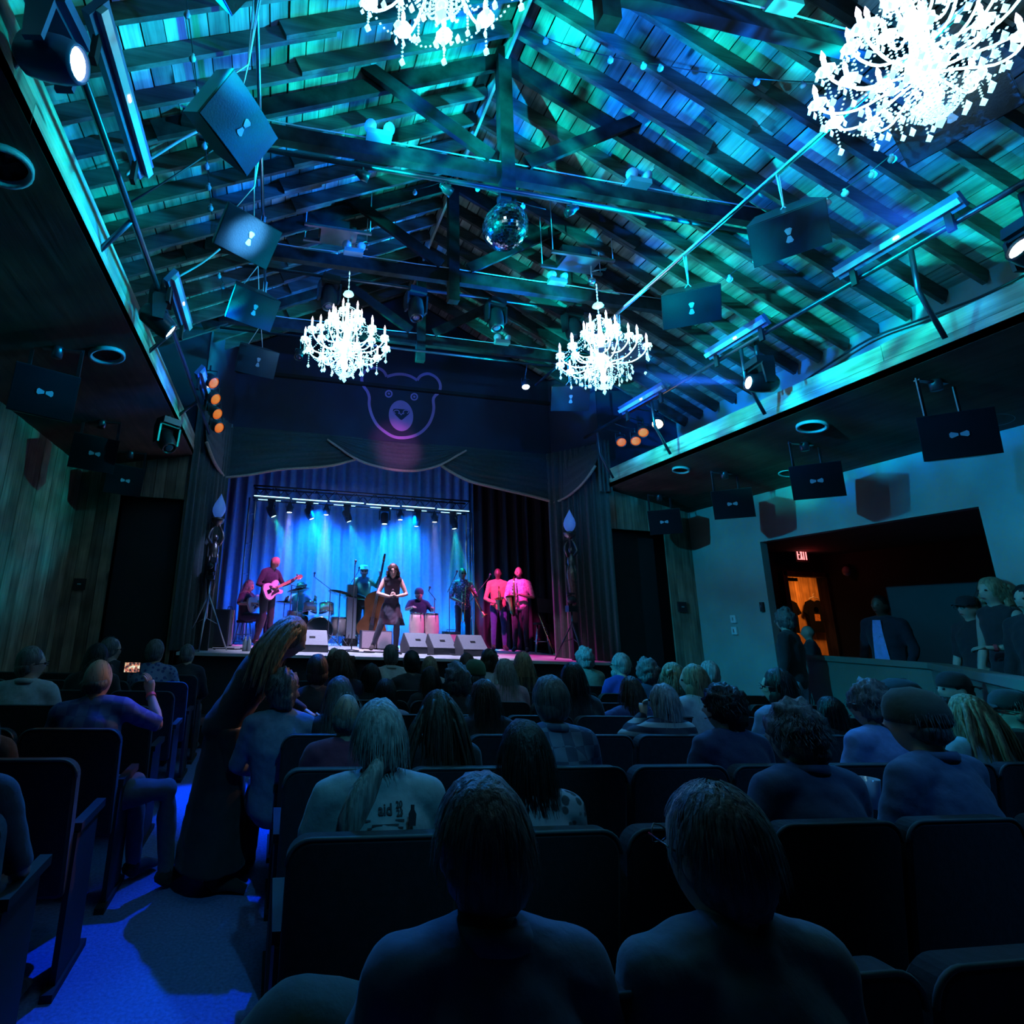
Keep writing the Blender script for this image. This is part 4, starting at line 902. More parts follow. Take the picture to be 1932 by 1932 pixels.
for (px, lb) in ((1487, 'black t-shirt with a large print on a hanger, left in the doorway'), (1538, 'black t-shirt on a pale hanger, right in the doorway')):
    q = at('Y', 9.85, px, 1132); t = thing('hanging_tshirt', lb, 't-shirt', (q.x, 9.9, q.z), 0, 't-shirts hanging in the doorway')
    pts = [(-.09, 0), (-.21, -.05), (-.30, -.26), (-.22, -.30), (-.2, -.2), (-.19, -.66), (.19, -.66), (.2, -.2), (.22, -.30), (.30, -.26), (.21, -.05), (.09, 0), (0, -.04)]
    A = Matrix(((1, 0, 0, 0), (0, 0, -1, 0), (0, 1, 0, 0), (0, 0, 0, 1)))
    MB().prism(pts, .035, A).build('fabric', M['tee'], t)
    MB().tube([(-.12, -.02, .02), (0, -.02, .07), (.12, -.02, .02)], .008, 5).tube([(0, -.02, .07), (0, -.02, .12), (.03, -.02, .14)], .004, 5).build('hanger', M['ivory'], t)
    MB().lathe([(0, 0), (.06, 0)], 8, Matrix.Translation((0, -.04, -.2)) @ Matrix.Rotation(PI / 2, 4, 'X')).box((0, -.04, -.36), (.13, .004, .14)).build('print', M['print'], t)
# EXIT sign
M['exitred'] = mat('lit_exit_letters', (1, .3, .3), emit=(1, .22, .22), estr=2.4)
a, b = at('Y', 8.3, 1501, 1036), at('Y', 8.3, 1524, 1058); ex = thing('exit_sign', 'red lit EXIT sign over the side room doorway', 'sign', ((a.x + b.x) / 2, 8.3, (a.z + b.z) / 2))
W_, H_ = b.x - a.x, a.z - b.z
MB().box((0, .02, 0), (W_ * 1.25, .05, H_ * 1.3)).box((0, .02, H_ * .8), (.03, .03, .4)).build('housing', M['black'], ex)
lh, lw = H_ * .88, W_ * .2; mb = MB(); y_ = -.012; tt = lw * .26
def bar(x, z, w_, h_): mb.box((x, y_, z), (w_, .012, h_))
x0 = -W_ * .38; bar(x0 - lw / 2 + tt / 2, 0, tt, lh)
for z in (-1, 0, 1): bar(x0 + tt * .3, z * (lh / 2 - tt / 2), lw * .9, tt)
x0 = -W_ * .1
for s in (-1, 1): mb.beam((x0 - lw * .42, y_, s * lh / 2), (x0 + lw * .42, y_, -s * lh / 2), .012, tt)
bar(W_ * .13, 0, tt, lh); x0 = W_ * .36; bar(x0, 0, tt, lh); bar(x0, lh / 2 - tt / 2, lw * 1.15, tt); mb.build('letters', M['exitred'], ex)
l = bpy.data.lights.new('exit_glow', 'POINT'); l.energy = .35; l.color = (1, .02, .02); l.shadow_soft_size = .1; o = bpy.data.objects.new('exit_glow', l); COL.objects.link(o); o.location = ((a.x + b.x) / 2, 8.15, 2.98)
q = at('X', 9.98, 1602, 1078); t = thing('wall_sconce', 'small round wall sconce in the dark side room', 'wall lamp', (q.x - .05, q.y, q.z)); MB().ball((0, 0, 0), (.07, .07, .09), 10, 8).build('globe', M['lamp_glass'], t); MB().box((.03, 0, .1), (.05, .08, .05)).build('mount', M['black'], t)
for (ax, v, x, y, w_, h_, lb) in (('Y', YP - .04, 150, 1102, .16, .16, 'small square wall plate on the boards left of the stage'), ('Y', YP - .04, 1287, 1145, .16, .17, 'small square wall plate on the boards right of the stage'),
                               ('X', XR - .02, 1384, 1168, .1, .12, 'upper pale outlet plate on the right plaster wall'), ('X', XR - .02, 1386, 1190, .1, .12, 'lower pale outlet plate on the right plaster wall'), ('X', XR - .02, 1438, 1145, .06, .14, 'narrow switch plate beside the side room opening')):
    q = at(ax, v, x, y); d = (w_, .03, h_) if ax == 'Y' else (.03, w_, h_)
    t = thing('wall_plate', lb, 'wall plate', q); MB().box((0, 0, 0), d).build('plate', M['black'] if ax == 'Y' or 'switch' in lb else M['ivory'], t); MB().box((0, -.018, 0) if ax == 'Y' else (-.018, 0, 0), (.05, .01, .02) if ax == 'Y' else (.01, .02, .05)).build('toggle', M['steel'], t)

# ---------------------------------------------------------------- haze in the beams over the band
def haze(name, lo, hi, dens, label, an=.35):
    m = bpy.data.materials.new(name); m.use_nodes = True; nt = m.node_tree; nt.nodes.remove(nt.nodes['Principled BSDF'])
    v = nt.nodes.new('ShaderNodeVolumeScatter'); v.inputs['Density'].default_value = dens; v.inputs['Anisotropy'].default_value = an
    nt.links.new(v.outputs[0], nt.nodes['Material Output'].inputs['Volume'])
    lo, hi = Vector(lo), Vector(hi); o = MB().box((0, 0, 0), tuple(hi - lo)).build(name, m, None); o.location = (lo + hi) / 2
    return tag(o, label, 'haze', kind='stuff')
haze('stage_haze', (-1.0, 11.95, ZS + .02), (4.6, 13.0, 4.25), .16, 'thin theatrical haze behind the band that shows the light beams')
def puff(c, r, dens, label):
    m = bpy.data.materials.new('smoke_puff'); m.use_nodes = True; nt = m.node_tree; N = nt.nodes; K = nt.links; N.remove(N['Principled BSDF'])
    v = N.new('ShaderNodeVolumeScatter'); v.inputs['Anisotropy'].default_value = .2; tc = N.new('ShaderNodeTexCoord')
    ln = N.new('ShaderNodeVectorMath'); ln.operation = 'LENGTH'; K.new(tc.outputs['Object'], ln.inputs[0])
    mr = N.new('ShaderNodeMapRange'); mr.interpolation_type = 'SMOOTHSTEP'; mr.inputs[1].default_value = 1; mr.inputs[2].default_value = .15; mr.inputs[3].default_value = 0; mr.inputs[4].default_value = dens; K.new(ln.outputs['Value'], mr.inputs[0])
    no = N.new('ShaderNodeTexNoise'); no.inputs['Scale'].default_value = 2.2; no.inputs['Detail'].default_value = 3; K.new(tc.outputs['Object'], no.inputs['Vector'])
    m2 = N.new('ShaderNodeMapRange'); m2.inputs[1].default_value = .35; m2.inputs[2].default_value = .65; m2.inputs[3].default_value = .3; m2.inputs[4].default_value = 1.5; K.new(no.outputs[0], m2.inputs[0])
    mu = N.new('ShaderNodeMath'); mu.operation = 'MULTIPLY'; K.new(mr.outputs[0], mu.inputs[0]); K.new(m2.outputs[0], mu.inputs[1]); K.new(mu.outputs[0], v.inputs['Density']); K.new(v.outputs[0], N['Material Output'].inputs['Volume'])
    o = MB().ball((0, 0, 0), 1, 24, 16).build('smoke_puff', m, None); o.location = c; o.scale = r; tag(o, label, 'haze', kind='stuff')
puff((4.5, 5.05, 4.43), (.8, .4, .3), .10, 'puff of smoke glowing blue in the beam of the right pipe moving head')
puff((4.4, 2.75, 4.62), (.8, .45, .4), .10, 'puff of smoke glowing blue in the beam at the right edge')
# ---------------------------------------------------------------- people
SKIN = {'light': mat('skin_light', (.56, .38, .30), .5, var=.05), 'mid': mat('skin_tan', (.42, .26, .19), .5, var=.05), 'dark': mat('skin_dark', (.12, .065, .045), .42, var=.06, spec=.6)}
HAIR = {k: hairmat('hair_' + k, c) for k, c in dict(grey=(.13, .13, .13), white=(.30, .30, .30), brown=(.045, .028, .02), black=(.008, .007, .007), blond=(.30, .22, .13), auburn=(.10, .04, .025)).items()}
_cm = {}
def cloth(c, pat=None):
    k = (c, pat)
    if k in _cm: return _cm[k]
    if pat is None: m = mat('cloth_%d' % len(_cm), c, .85, var=.12, scale=30, bump=.15, sheen=.15)
    else:
        m, nt, N, K, P = NT('cloth_pattern_%d' % len(_cm)); P.inputs['Roughness'].default_value = .85
        tc = N.new('ShaderNodeTexCoord'); rp = N.new('ShaderNodeMixRGB'); rp.inputs[1].default_value = (*c, 1); rp.inputs[2].default_value = (*pat[1], 1)
        if pat[0] == 'stripe':
            t = N.new('ShaderNodeTexWave'); t.bands_direction = 'Z'; t.inputs['Scale'].default_value = 4.2; t.inputs['Distortion'].default_value = .6
        elif pat[0] == 'plaid':
            t = N.new('ShaderNodeTexChecker'); t.inputs['Scale'].default_value = 16; K.new(tc.outputs['Object'], t.inputs[0]); K.new(t.outputs[1], rp.inputs[0]); K.new(rp.outputs[0], P.inputs['Base Color'])
        else:
            t = N.new('ShaderNodeTexVoronoi'); t.inputs['Scale'].default_value = 24
        if pat[0] != 'plaid':
            K.new(tc.outputs['Object'], t.inputs['Vector']); mr = N.new('ShaderNodeMapRange'); mr.inputs[1].default_value = .35; mr.inputs[2].default_value = .45
            K.new(t.outputs[1 if pat[0] == 'stripe' else 0], mr.inputs[0]); K.new(mr.outputs[0], rp.inputs[0]); K.new(rp.outputs[0], P.inputs['Base Color'])
    _cm[k] = m; return m
M['lensdark'] = mat('dark_spectacles', (.02, .02, .02), .2, spec=1); M['eye'] = mat('eye_dark', (.05, .04, .04), .2)
M['band'] = mat('red_wristband', (.9, .06, .08), .5)

V = Vector
def seated(top=1.28, lean=0, w=1.0, legs=True, spread=1.0):
    dz = top - 1.31
    J = dict(pel=V((0, 0, .53)), chest=V((0, -.03 + lean * .6, .86 + dz * .6)), neck=V((0, -.02 + lean, 1.05 + dz)), head=V((0, .02 + lean * 1.15, 1.195 + dz)))
    for s, k in ((-1, 'L'), (1, 'R')):
        J['sh' + k] = V((s * .168 * w, -.02 + lean * .9, 1.0 + dz)); J['el' + k] = V((s * .25 * w, .03 + lean * .5, .74 + dz)); J['wr' + k] = V((s * .12, .27, .66))
        J['hip' + k] = V((s * .09, .02, .52)); J['kn' + k] = V((s * .13 * spread, .44, .54)); J['an' + k] = V((s * .14 * spread, .45, .09)); J['toe' + k] = V((s * .15 * spread, .62, .04))
    J['w'] = w; return J
def standing(H=1.75, w=1.0, **kw):
    s = H / 1.75
    J = dict(pel=V((0, 0, .95)), chest=V((0, .0, 1.26)), neck=V((0, 0, 1.47)), head=V((0, .02, 1.632)))
    for q, k in ((-1, 'L'), (1, 'R')):
        J['sh' + k] = V((q * .168 * w, 0, 1.41)); J['el' + k] = V((q * .24 * w, .0, 1.12)); J['wr' + k] = V((q * .22 * w, .1, .88))
        J['hip' + k] = V((q * .09, 0, .93)); J['kn' + k] = V((q * .11, .02, .50)); J['an' + k] = V((q * .12, 0, .09)); J['toe' + k] = V((q * .14, .17, .03))
    for k in list(J): J[k] = J[k] * s
    J['w'] = w
    for k, v in kw.items(): J[k] = V(v) if hasattr(v, '__len__') else v
    return J

def headgrid(mb, T, s=1, jaw=1.0):
    def fn(u, v):
        a = 2 * PI * u; b = -PI / 2 + PI * v
        d = V((math.sin(a) * math.cos(b), math.cos(a) * math.cos(b), math.sin(b)))
        p = V((d.x * .074, d.y * .094, d.z * .118))
        if d.z < 0:
            t = -d.z; p.x *= 1 - .28 * t * jaw; p.y *= 1 - .30 * t; p.y += .020 * t + .012 * t * max(0, d.y)
        if d.y > 0:
            f = d.y
            g = lambda cx, cz, sx, sz: math.exp(-((p.x - cx) / sx) ** 2 - ((p.z - cz) / sz) ** 2)
            p.y += f * (.026 * g(0, -.022, .012, .018) + .012 * g(0, .0, .010, .024) + .008 * g(0, -.060, .022, .007) + .008 * g(0, -.098, .022, .014) + .006 * g(0, .030, .04, .008)
                        - .012 * g(.032, .006, .014, .011) - .012 * g(-.032, .006, .014, .011) - .004 * g(0, -.048, .02, .005))
        p.y -= .008; return T @ (p * s)
    mb.grid(lambda u, v: fn(1 - u, v), 28, 22)
    for k in (-1, 1):
        mb.ball((0, 0, 0), (.010 * s, .020 * s, .033 * s), 10, 8, T @ Matrix.Translation((k * .076 * s, -.008 * s, -.008 * s)) @ Matrix.Rotation(k * .35, 4, 'Z'))

def hand(mb, wr, d, n, curl=.5, side=1, s=1):
    "palm, four fingers of different lengths and a thumb; d along the hand, n out of the palm"
    d = V(d).normalized(); n = V(n); n = (n - d * n.dot(d)).normalized(); x = d.cross(n).normalized() * side
    wr = V(wr); 
    mb.tube([wr - d * .02, wr + d * .02, wr + d * .055, wr + d * .085], [(.022, .022), (.030 * s, .018), (.038 * s, .016), (.034 * s, .013)], 8)
    for i, (o, l) in enumerate(((-.027, .068), (-.009, .078), (.009, .073), (.026, .056))):
        p = wr + d * .08 + x * o * s; a = curl * .5; pts = [p]
        for k in range(3):
            q = d * math.cos(a) + n * math.sin(a); p = p + q * l * (.42, .32, .26)[k] * s; pts.append(p); a += curl * .8
        mb.tube(pts, [.0095, .009, .008, .0065], 6)
    b = wr + d * .03 - x * .028
    mb.tube([b, b - x * .022 + d * .025 + n * .008, b - x * .026 + d * .055 + n * .018, b - x * .018 + d * .078 + n * .028], [.012, .011, .009, .007], 6)

_jobs = []
def person(label, loc, face=0, J=None, group=None, skin='light', hair=None, haircol='brown', top=(.05, .05, .06), toppat=None, sleeves='long', pants=(.04, .05, .08), skirt=None,
           head=(0, 0, 0), extras=(), vox=.016, hc=None, collar=False, hands=None, eyes=False, hs=1.07, shoes=(.02, .02, .02), hn=180, bulk=1.0, kw_locks=None):
    t = thing('person', label, 'person', loc, math.radians(face), group)
    w = J['w'] * bulk
    yaw, pit, rol = (math.radians(a) for a in head)
    T = Matrix.Translation(J['head']) @ Matrix.Rotation(yaw, 4, 'Z') @ Matrix.Rotation(pit, 4, 'X') @ Matrix.Rotation(rol, 4, 'Y')
    def torso(mb, g):
        pel, ch, nk, hd = J['pel'], J['chest'], J['neck'], J['head']
        sh = (J['shL'] + J['shR']) / 2
        up = (ch - pel).normalized()
        mb.tube([pel - up * .11, pel - up * .03, pel.lerp(ch, .4), ch, ch.lerp(sh, .62), sh + (sh - ch).normalized() * .015, nk.lerp(sh, .45), nk + (hd - nk) * .10],
                [(.10 + g, .09 + g), (.155 * w + g, .115 * w + g), (.142 * w + g, .105 * w + g), (.165 * w + g, .12 * w + g), (.165 * w + g, .11 + g), (.13 * w + g, .085 + g), (.082 + g, .07 + g), (.058 + g, .058 + g)], 18)
        for k in 'LR':
            mb.tube([nk - V((0, 0, .0)), nk.lerp(J['sh' + k], .5) - V((0, 0, .004)), J['sh' + k]], [.05 + g, .056 + g, .055 + g], 10)
    def arm(mb, k, g, upto=1.0):
        a, b, c = J['sh' + k], J['el' + k], J['wr' + k]
        pts = [a, a.lerp(b, .5), b]; r = [.056 * w ** .5 + g, .048 + g, .040 + g]
        if upto > .5: pts += [b.lerp(c, .35), c]; r += [.040 + g, .026 + g]
        mb.ball(a, .056 * w ** .5 + g, 10, 8); mb.tube(pts, r, 10)
    def leg(mb, k, g, foot=True):
        a, b, c, d = J['hip' + k], J['kn' + k], J['an' + k], J['toe' + k]
        mb.tube([a, a.lerp(b, .4), b, b.lerp(c, .35), c], [.088 * w + g, .080 + g, .056 + g, .055 + g, .038 + g], 12)
        mb.ball(b, .056 + g, 10, 8)
        if foot: mb.tube([c + V((0, 0, -.01)) - (d - c) * .25, c - V((0, 0, .03)), c.lerp(d, .6), d], [(.03, .03), (.038, .04), (.042, .03), (.036, .018)], 8)
    body = MB(); torso(body, 0)
    nk, hd = J['neck'], J['head']
    body.tube([nk - V((0, 0, .03)), nk.lerp(hd, .3), hd.lerp(nk, .25), hd - V((0, .01, .0))], [.062, .054, .054, .05], 12)
    headgrid(body, T, hs)
    for k in 'LR': arm(body, k, 0); leg(body, k, 0)
    hb = MB()
    for i, k in enumerate('LR'):
        if hands and hands[i]: d, n, c = hands[i]
        else: d = (J['wr' + k] - J['el' + k]); n = V(((1 if k == 'L' else -1), -.2, -.4)); c = .5
        hand(hb, J['wr' + k], d, n, c, 1 if k == 'R' else -1)
    _jobs.append((body, hb, vox, 'body', SKIN[skin], t, 0))
    # clothing
    cm = cloth(top, toppat); c = MB(); torso(c, .017)
    if sleeves != 'none':
        for k in 'LR': arm(c, k, .011, 1.0 if sleeves == 'long' else .5)
    if skirt:
        z0, z1, col = skirt; px, py = J['pel'].x, J['pel'].y
        c.tube([(px, py, z1 + .12), (px, py, z1), (px + .0, py, (z0 + z1) / 2), (px, py, z0)], [(.14, .11), (.17, .13), (.22, .18), (.27, .22)], 16)
    _jobs.append((c, None, vox * 1.05, 'shirt' if not skirt else 'dress', cm, t, .005))
    if collar:
        m_ = MB(); q = J['neck'].lerp(J['head'], .12); m_.tube([q + V((.066 * math.cos(a), -.01 + .066 * math.sin(a), .004 - .014 * math.sin(a))) for a in [i * PI / 8 for i in range(17)]], [(.012, .022)] * 17, 6, False); m_.build('collar', cm, t)
    if pants:
        c = MB()
        for k in 'LR': leg(c, k, .008, False)
        pel = J['pel']; c.tube([pel - V((0, 0, .1)), pel, pel + V((0, 0, .08))], [(.12, .11), (.158 * w, .118 * w), (.135 * w, .10 * w)], 14)
        _jobs.append((c, None, vox * 1.15, 'trousers', cloth(pants), t, .004))
    for k in 'LR':
        cc, d = J['an' + k], J['toe' + k]; m_ = MB()
        m_.tube([cc + V((0, 0, -.02)) - (d - cc) * .32, cc - V((0, 0, .035)), cc.lerp(d, .6), d + (d - cc) * .12], [(.034, .034), (.044, .046), (.048, .036), (.038, .022)], 8); m_.tube([cc + V((0, 0, .03)), cc - V((0, 0, .03))], [.044, .046], 8); m_.build('shoe', cloth(shoes), t)
    # hair
    hm = HAIR[haircol]; h = MB()
    def pt(x, y, z): return T @ (V((x, y, z)) * hs)
    def blob(c_, r, dis=.006, fr=30, n=22, m=14):
        b = MB(); b.ball((0, 0, 0), r, n, m); o = V(c_); sd = random.random() * 50
        for i, q in enumerate(b.v):
            q = V(q) + o; e = (V(b.v[i])).normalized() * (noise.noise(q * fr + V((sd, 0, 0))) * dis * 2); b.v[i] = tuple(T @ ((q + e) * hs))
        h.merge(b)
    def strands(n, L, wv, zmin, back=-.3, wd=.003, out=.0):
        for _ in range(n):
            a = random.uniform(-PI * .78, PI * .78); b = random.uniform(.05, 1.45)
            d = V((math.sin(a) * math.cos(b), -math.cos(a) * math.cos(b), math.sin(b)))
            p = V((d.x * .09, d.y * .098 - .016, d.z * .115 + .016)); P_ = [p]
            v_ = (V((d.x, d.y, -.1)) * .35 + V((0, 0, -.55 + d.z * .35))).normalized(); ll = L * random.uniform(.6, 1.1); ph = random.random() * 9
            for i in range(5):
                v_ = (v_ + V(((.02 + out * .3) * d.x, d.y * .02, -.8))).normalized(); p = p + v_ * ll / 5 + V((math.sin(ph + i * 1.7), math.cos(ph + i), 0)) * wv
                zz = max(p.z - .015, 0) / .115; rr = math.sqrt((p.x / .092) ** 2 + ((p.y + .016) / .10) ** 2 + zz * zz)
                if p.z > -.12 and rr < 1:
                    f_ = 1 / max(rr, .4); p.x *= f_; p.y = (p.y + .016) * f_ - .016
                    if zz: p.z = .015 + (p.z - .015) * f_
                if p.y > .03 and p.z < .05: break
                if p.z < zmin: break
                P_.append(p.copy())
            if len(P_) < 3: continue
            sd_ = d.cross(V((0, 0, 1))).normalized() * wd; vs = []
            for i, q in enumerate(P_):
                f = 1 - i / len(P_) * .8; vs += [T @ ((q - sd_ * f) * hs), T @ ((q + sd_ * f) * hs)]
            h.add(vs, [(2 * i, 2 * i + 1, 2 * i + 3, 2 * i + 2) for i in range(len(P_) - 1)], True)
    if hair in ('short', 'curly', 'fringe', 'long', 'bob', 'ponytail', 'bun', 'longcurly', 'crop', 'recede'):
        if hair in ('short', 'crop', 'recede'):
            e = {'short': .006, 'crop': .0, 'recede': .003}[hair]
            blob((0, -.018, .022 if hair != 'recede' else .012), (.079 + e, .088 + e, .106 + e if hair != 'recede' else .103), .004 if hair != 'crop' else .002, 40)
            blob((0, -.035, -.025), (.076 + e, .068, .07), .004, 40)
            if hair != 'crop': strands(hn, .07, .002, -.1, wd=.0016)
        elif hair == 'curly': blob((0, -.016, .022), (.096, .102, .116), .016, 34, 30, 20); blob((0, -.035, -.03), (.09, .078, .08), .014, 34); strands(hn, .07, .012, -.12, wd=.002, out=.5)
        elif hair == 'fringe': blob((0, -.034, -.022), (.080, .070, .058), .007, 40); strands(hn // 2, .05, .002, -.1, wd=.0016)
        else:
            blob((0, -.016, .018), (.088, .094, .112), .005, 30); blob((0, -.035, -.02), (.088, .076, .09), .006, 30)
            if hair == 'long' and kw_locks is None:
                b_ = MB(); b_.tube([pt(0, -.03, .02), pt(0, -.045, -.04), pt(0, -.05, -.10), pt(0, -.055, -.16), pt(0, -.065, -.22), pt(0, -.07, -.28), pt(0, -.072, -.34)], [(.085, .055), (.092, .055), (.092, .05), (.086, .042), (.074, .034), (.056, .024), (.024, .010)], 24); b_.v = [tuple(V(q) + V((noise.noise(V(q) * 26) * .014, noise.noise(V(q) * 26 + V((9, 0, 0))) * .014, 0))) for q in b_.v]; h.merge(b_); strands(int(hn * 1.8), .42, .006, -.42, wd=.0026)
            if hair == 'bob': h.tube([pt(0, -.02, .02), pt(0, -.028, -.06), pt(0, -.03, -.12), pt(0, -.03, -.16)], [(.088, .072), (.104, .078), (.108, .075), (.085, .06)], 16); strands(int(hn * 1.5), .22, .004, -.18, wd=.0026, out=.1)
            if hair == 'longcurly':
                for _ in range(34):
                    a = random.uniform(-2.0, 2.0); r = random.uniform(.07, .105); zz_ = random.uniform(-.19, .05); blob((math.sin(a) * r, -.03 - math.cos(a) * r * .6, zz_), (.026, .024, .034), .016, 50, 8, 6)
                strands(hn * 2, .26, .014, -.26, wd=.0024, out=.6)
            if hair == 'ponytail': h.tube([pt(-.01, -.10, -.04), pt(-.03, -.125, -.08), pt(-.07, -.12, -.15), pt(-.10, -.115, -.23), pt(-.105, -.11, -.31), pt(-.10, -.11, -.37)], [.022, .030, .048, .050, .034, .010], 10); strands(hn * 2, .12, .003, -.12, wd=.0018)
            if hair == 'bun': blob((0, -.12, .05), (.04, .038, .038), .006, 50); strands(hn // 2, .08, .002, -.1)
    nl_ = kw_locks if kw_locks is not None else (26 if hair == 'long' and hn > 200 else 0)
    for _ in range(nl_):
        a = random.uniform(-2.3, 2.3); b = random.uniform(-.1, 1.2)
        p = T @ (V((math.sin(a) * math.cos(b) * .084, -math.cos(a) * math.cos(b) * .09 - .02, math.sin(b) * .11 + .01)) * hs)
        v_ = (T.to_3x3() @ V((math.sin(a) * .55, -.35, -.5))).normalized(); ph = random.random() * 9; L_ = random.uniform(.26, .46); P_ = [p]
        for i in range(9):
            v_ = (v_ + V((.10 * math.sin(ph + i * 1.3), .10 * math.cos(ph + i * 1.1), -.22))).normalized(); p = p + v_ * L_ / 9; P_.append(p.copy())
        r_ = random.uniform(.010, .018); h.tube(P_, [r_ * (1 - .8 * (i / 9) ** 2) for i in range(10)], 5)
    if h.v: h.build('hair', hm, t)
    for ex in extras:
        kind, *a = ex
        if kind == 'glasses':
            m_ = MB()
            for k in (-1, 1):
                m_.tube([pt(k * .033 + .022 * math.cos(b), .100 - .012 * abs(math.cos(b)) , .004 + .017 * math.sin(b)) for b in [i * PI / 6 for i in range(13)]], .0022, 5, False)
                m_.tube([pt(k * .056, .093, .008), pt(k * .078, .04, .008), pt(k * .08, -.01, .0)], .0025, 5)
            m_.tube([pt(-.01, .104, .006), pt(.01, .104, .006)], .0022, 5)
            if a and a[0] == 'dark':
                for k in (-1, 1): m_.ball((0, 0, 0), (.022 * hs, .004, .018 * hs), 10, 6, T @ Matrix.Translation((k * .033, .099, .004)))
            m_.build('spectacles', M['lensdark'], t)
        elif kind in ('cap', 'beanie', 'fedora', 'flatcap', 'capback'):
            cmat = cloth(a[0]) ; m_ = MB()
            if kind == 'fedora':
                m_.lathe([(.165, .045), (.168, .05), (.10, .055), (.098, .1), (.088, .135), (.06, .14), (.0, .128)], 20, T @ Matrix.Scale(1.12, 4, (0, 1, 0)))
                m_.lathe([(.165, .045), (.10, .05)], 20, T @ Matrix.Scale(1.12, 4, (0, 1, 0)))
            elif kind == 'beanie': m_.lathe([(.094, .0), (.100, .02), (.099, .06), (.088, .10), (.06, .135), (.0, .15)], 20, T @ Matrix.Translation((0, -.008, 0)) @ Matrix.Scale(1.13, 4, (0, 1, 0)))
            elif kind == 'flatcap': m_.lathe([(.088, .035), (.112, .05), (.112, .07), (.09, .105), (.05, .13), (.0, .135)], 20, T @ Matrix.Translation((0, .004, 0)) @ Matrix.Scale(1.16, 4, (0, 1, 0)))
            else: m_.lathe([(.090, .022), (.092, .05), (.084, .09), (.062, .122), (.03, .137), (.0, .14)], 20, T @ Matrix.Translation((0, -.006, 0)) @ Matrix.Scale(1.14, 4, (0, 1, 0)))
            m_.build('hat', cmat, t)
            if kind in ('cap', 'capback', 'flatcap'):
                sg = -1 if kind == 'capback' else 1; L_ = .075 if kind != 'flatcap' else .03
                m_ = MB(); m_.grid(lambda u, v: pt((u - .5) * .15 * (1 - .25 * v * v), sg * (.082 + v * L_ * math.sin(PI * (.12 + .76 * u))) - .006, .030 + .012 * math.sin(PI * u) - .012 * v), 10, 4)
                m_.grid(lambda u, v: pt((u - .5) * .15 * (1 - .25 * v * v), sg * (.082 + v * L_ * math.sin(PI * (.12 + .76 * u))) - .006, .026 + .012 * math.sin(PI * u) - .012 * v), 10, 4)
                m_.build('brim', cmat, t)
        elif kind == 'headband':
            m_ = MB(); m_.tube([pt(.092 * math.cos(b), -.01 + .0 * b, .03 + .104 * math.sin(b)) for b in [i * PI / 10 for i in range(11)]], [(.012, .005)] * 11, 6); m_.build('headband', cloth((.02, .02, .02)), t)
        elif kind == 'beard':
            b = MB(); b.ball((0, 0, 0), (.056, .042, .052), 14, 10); 
            for i, q in enumerate(b.v):
                q = V(q) + V((0, .052, -.085)); q += V(b.v[i]).normalized() * noise.noise(q * 60) * .008; b.v[i] = tuple(T @ (q * hs))
            b.build('beard', HAIR[a[0]], t)
        elif kind == 'wristband':
            k = a[0]; q = J['wr' + k]; d = (J['el' + k] - q).normalized(); MB().tube([q + d * .01, q + d * .035], [.032, .034], 12, False).build('wristband', M['band'], t)
        elif kind == 'mic':
            q = V(a[0]); d = V(a[1]).normalized(); MB().tube([q - d * .12, q], [.012, .016], 8).ball(q + d * .025, .026, 10, 8).build('microphone', M['blackgloss'], t)
    if eyes:
        for k in (-1, 1): MB().ball((0, 0, 0), .0095, 8, 6, T @ Matrix.Translation((k * .031 * hs, .077 * hs, .006 * hs))).build('eye', M['eye'], t)
        MB().tube([pt(-.020, .086, -.061), pt(0, .093, -.060), pt(.020, .086, -.061)], [.002, .005, .002], 6).build('lips', cloth((.25, .06, .06)), t)
    return t

def finish_people():
    tmp = []
    for (mb, extra, vox, name, m, parent, wr) in _jobs:
        me = mb.mesh('tmp'); o = bpy.data.objects.new('tmp', me); COL.objects.link(o)
        r = o.modifiers.new('r', 'REMESH'); r.mode = 'VOXEL'; r.voxel_size = vox; r.use_smooth_shade = True
        s = o.modifiers.new('s', 'SMOOTH'); s.factor = .6; s.iterations = 3
        tmp.append(o)
    dg = bpy.context.evaluated_depsgraph_get()
    for o, (mb, extra, vox, name, m, parent, wr) in zip(tmp, _jobs):
        me = bpy.data.meshes.new_from_object(o.evaluated_get(dg))
        me.materials.clear(); me.materials.append(m)
        if wr:
            sd = random.random() * 40
            n_ = len(me.vertices); co = numpy.empty(n_ * 3, 'f'); no_ = numpy.empty(n_ * 3, 'f')
            me.vertices.foreach_get('co', co); me.vertex_normals.foreach_get('vector', no_); co.shape = no_.shape = (n_, 3)
            a = numpy.array([noise.noise(V((q[0] * 9 + sd, q[1] * 9, q[2] * 16 + q[0] * 8))) for q in co.tolist()], 'f')
            me.vertices.foreach_set('co', (co + no_ * (a * wr * 1.6)[:, None]).ravel()); me.update()
        if extra and extra.v:
            bm = bmesh.new(); bm.from_mesh(me); e = extra.mesh('e'); bm.from_mesh(e); bm.to_mesh(me); bm.free(); bpy.data.meshes.remove(e)
            me.polygons.foreach_set('use_smooth', [True] * len(me.polygons))
        me.name = name; n = bpy.data.objects.new(name, me); COL.objects.link(n); n.parent = parent
    for o in tmp:
        me = o.data; bpy.data.objects.remove(o); bpy.data.meshes.remove(me)
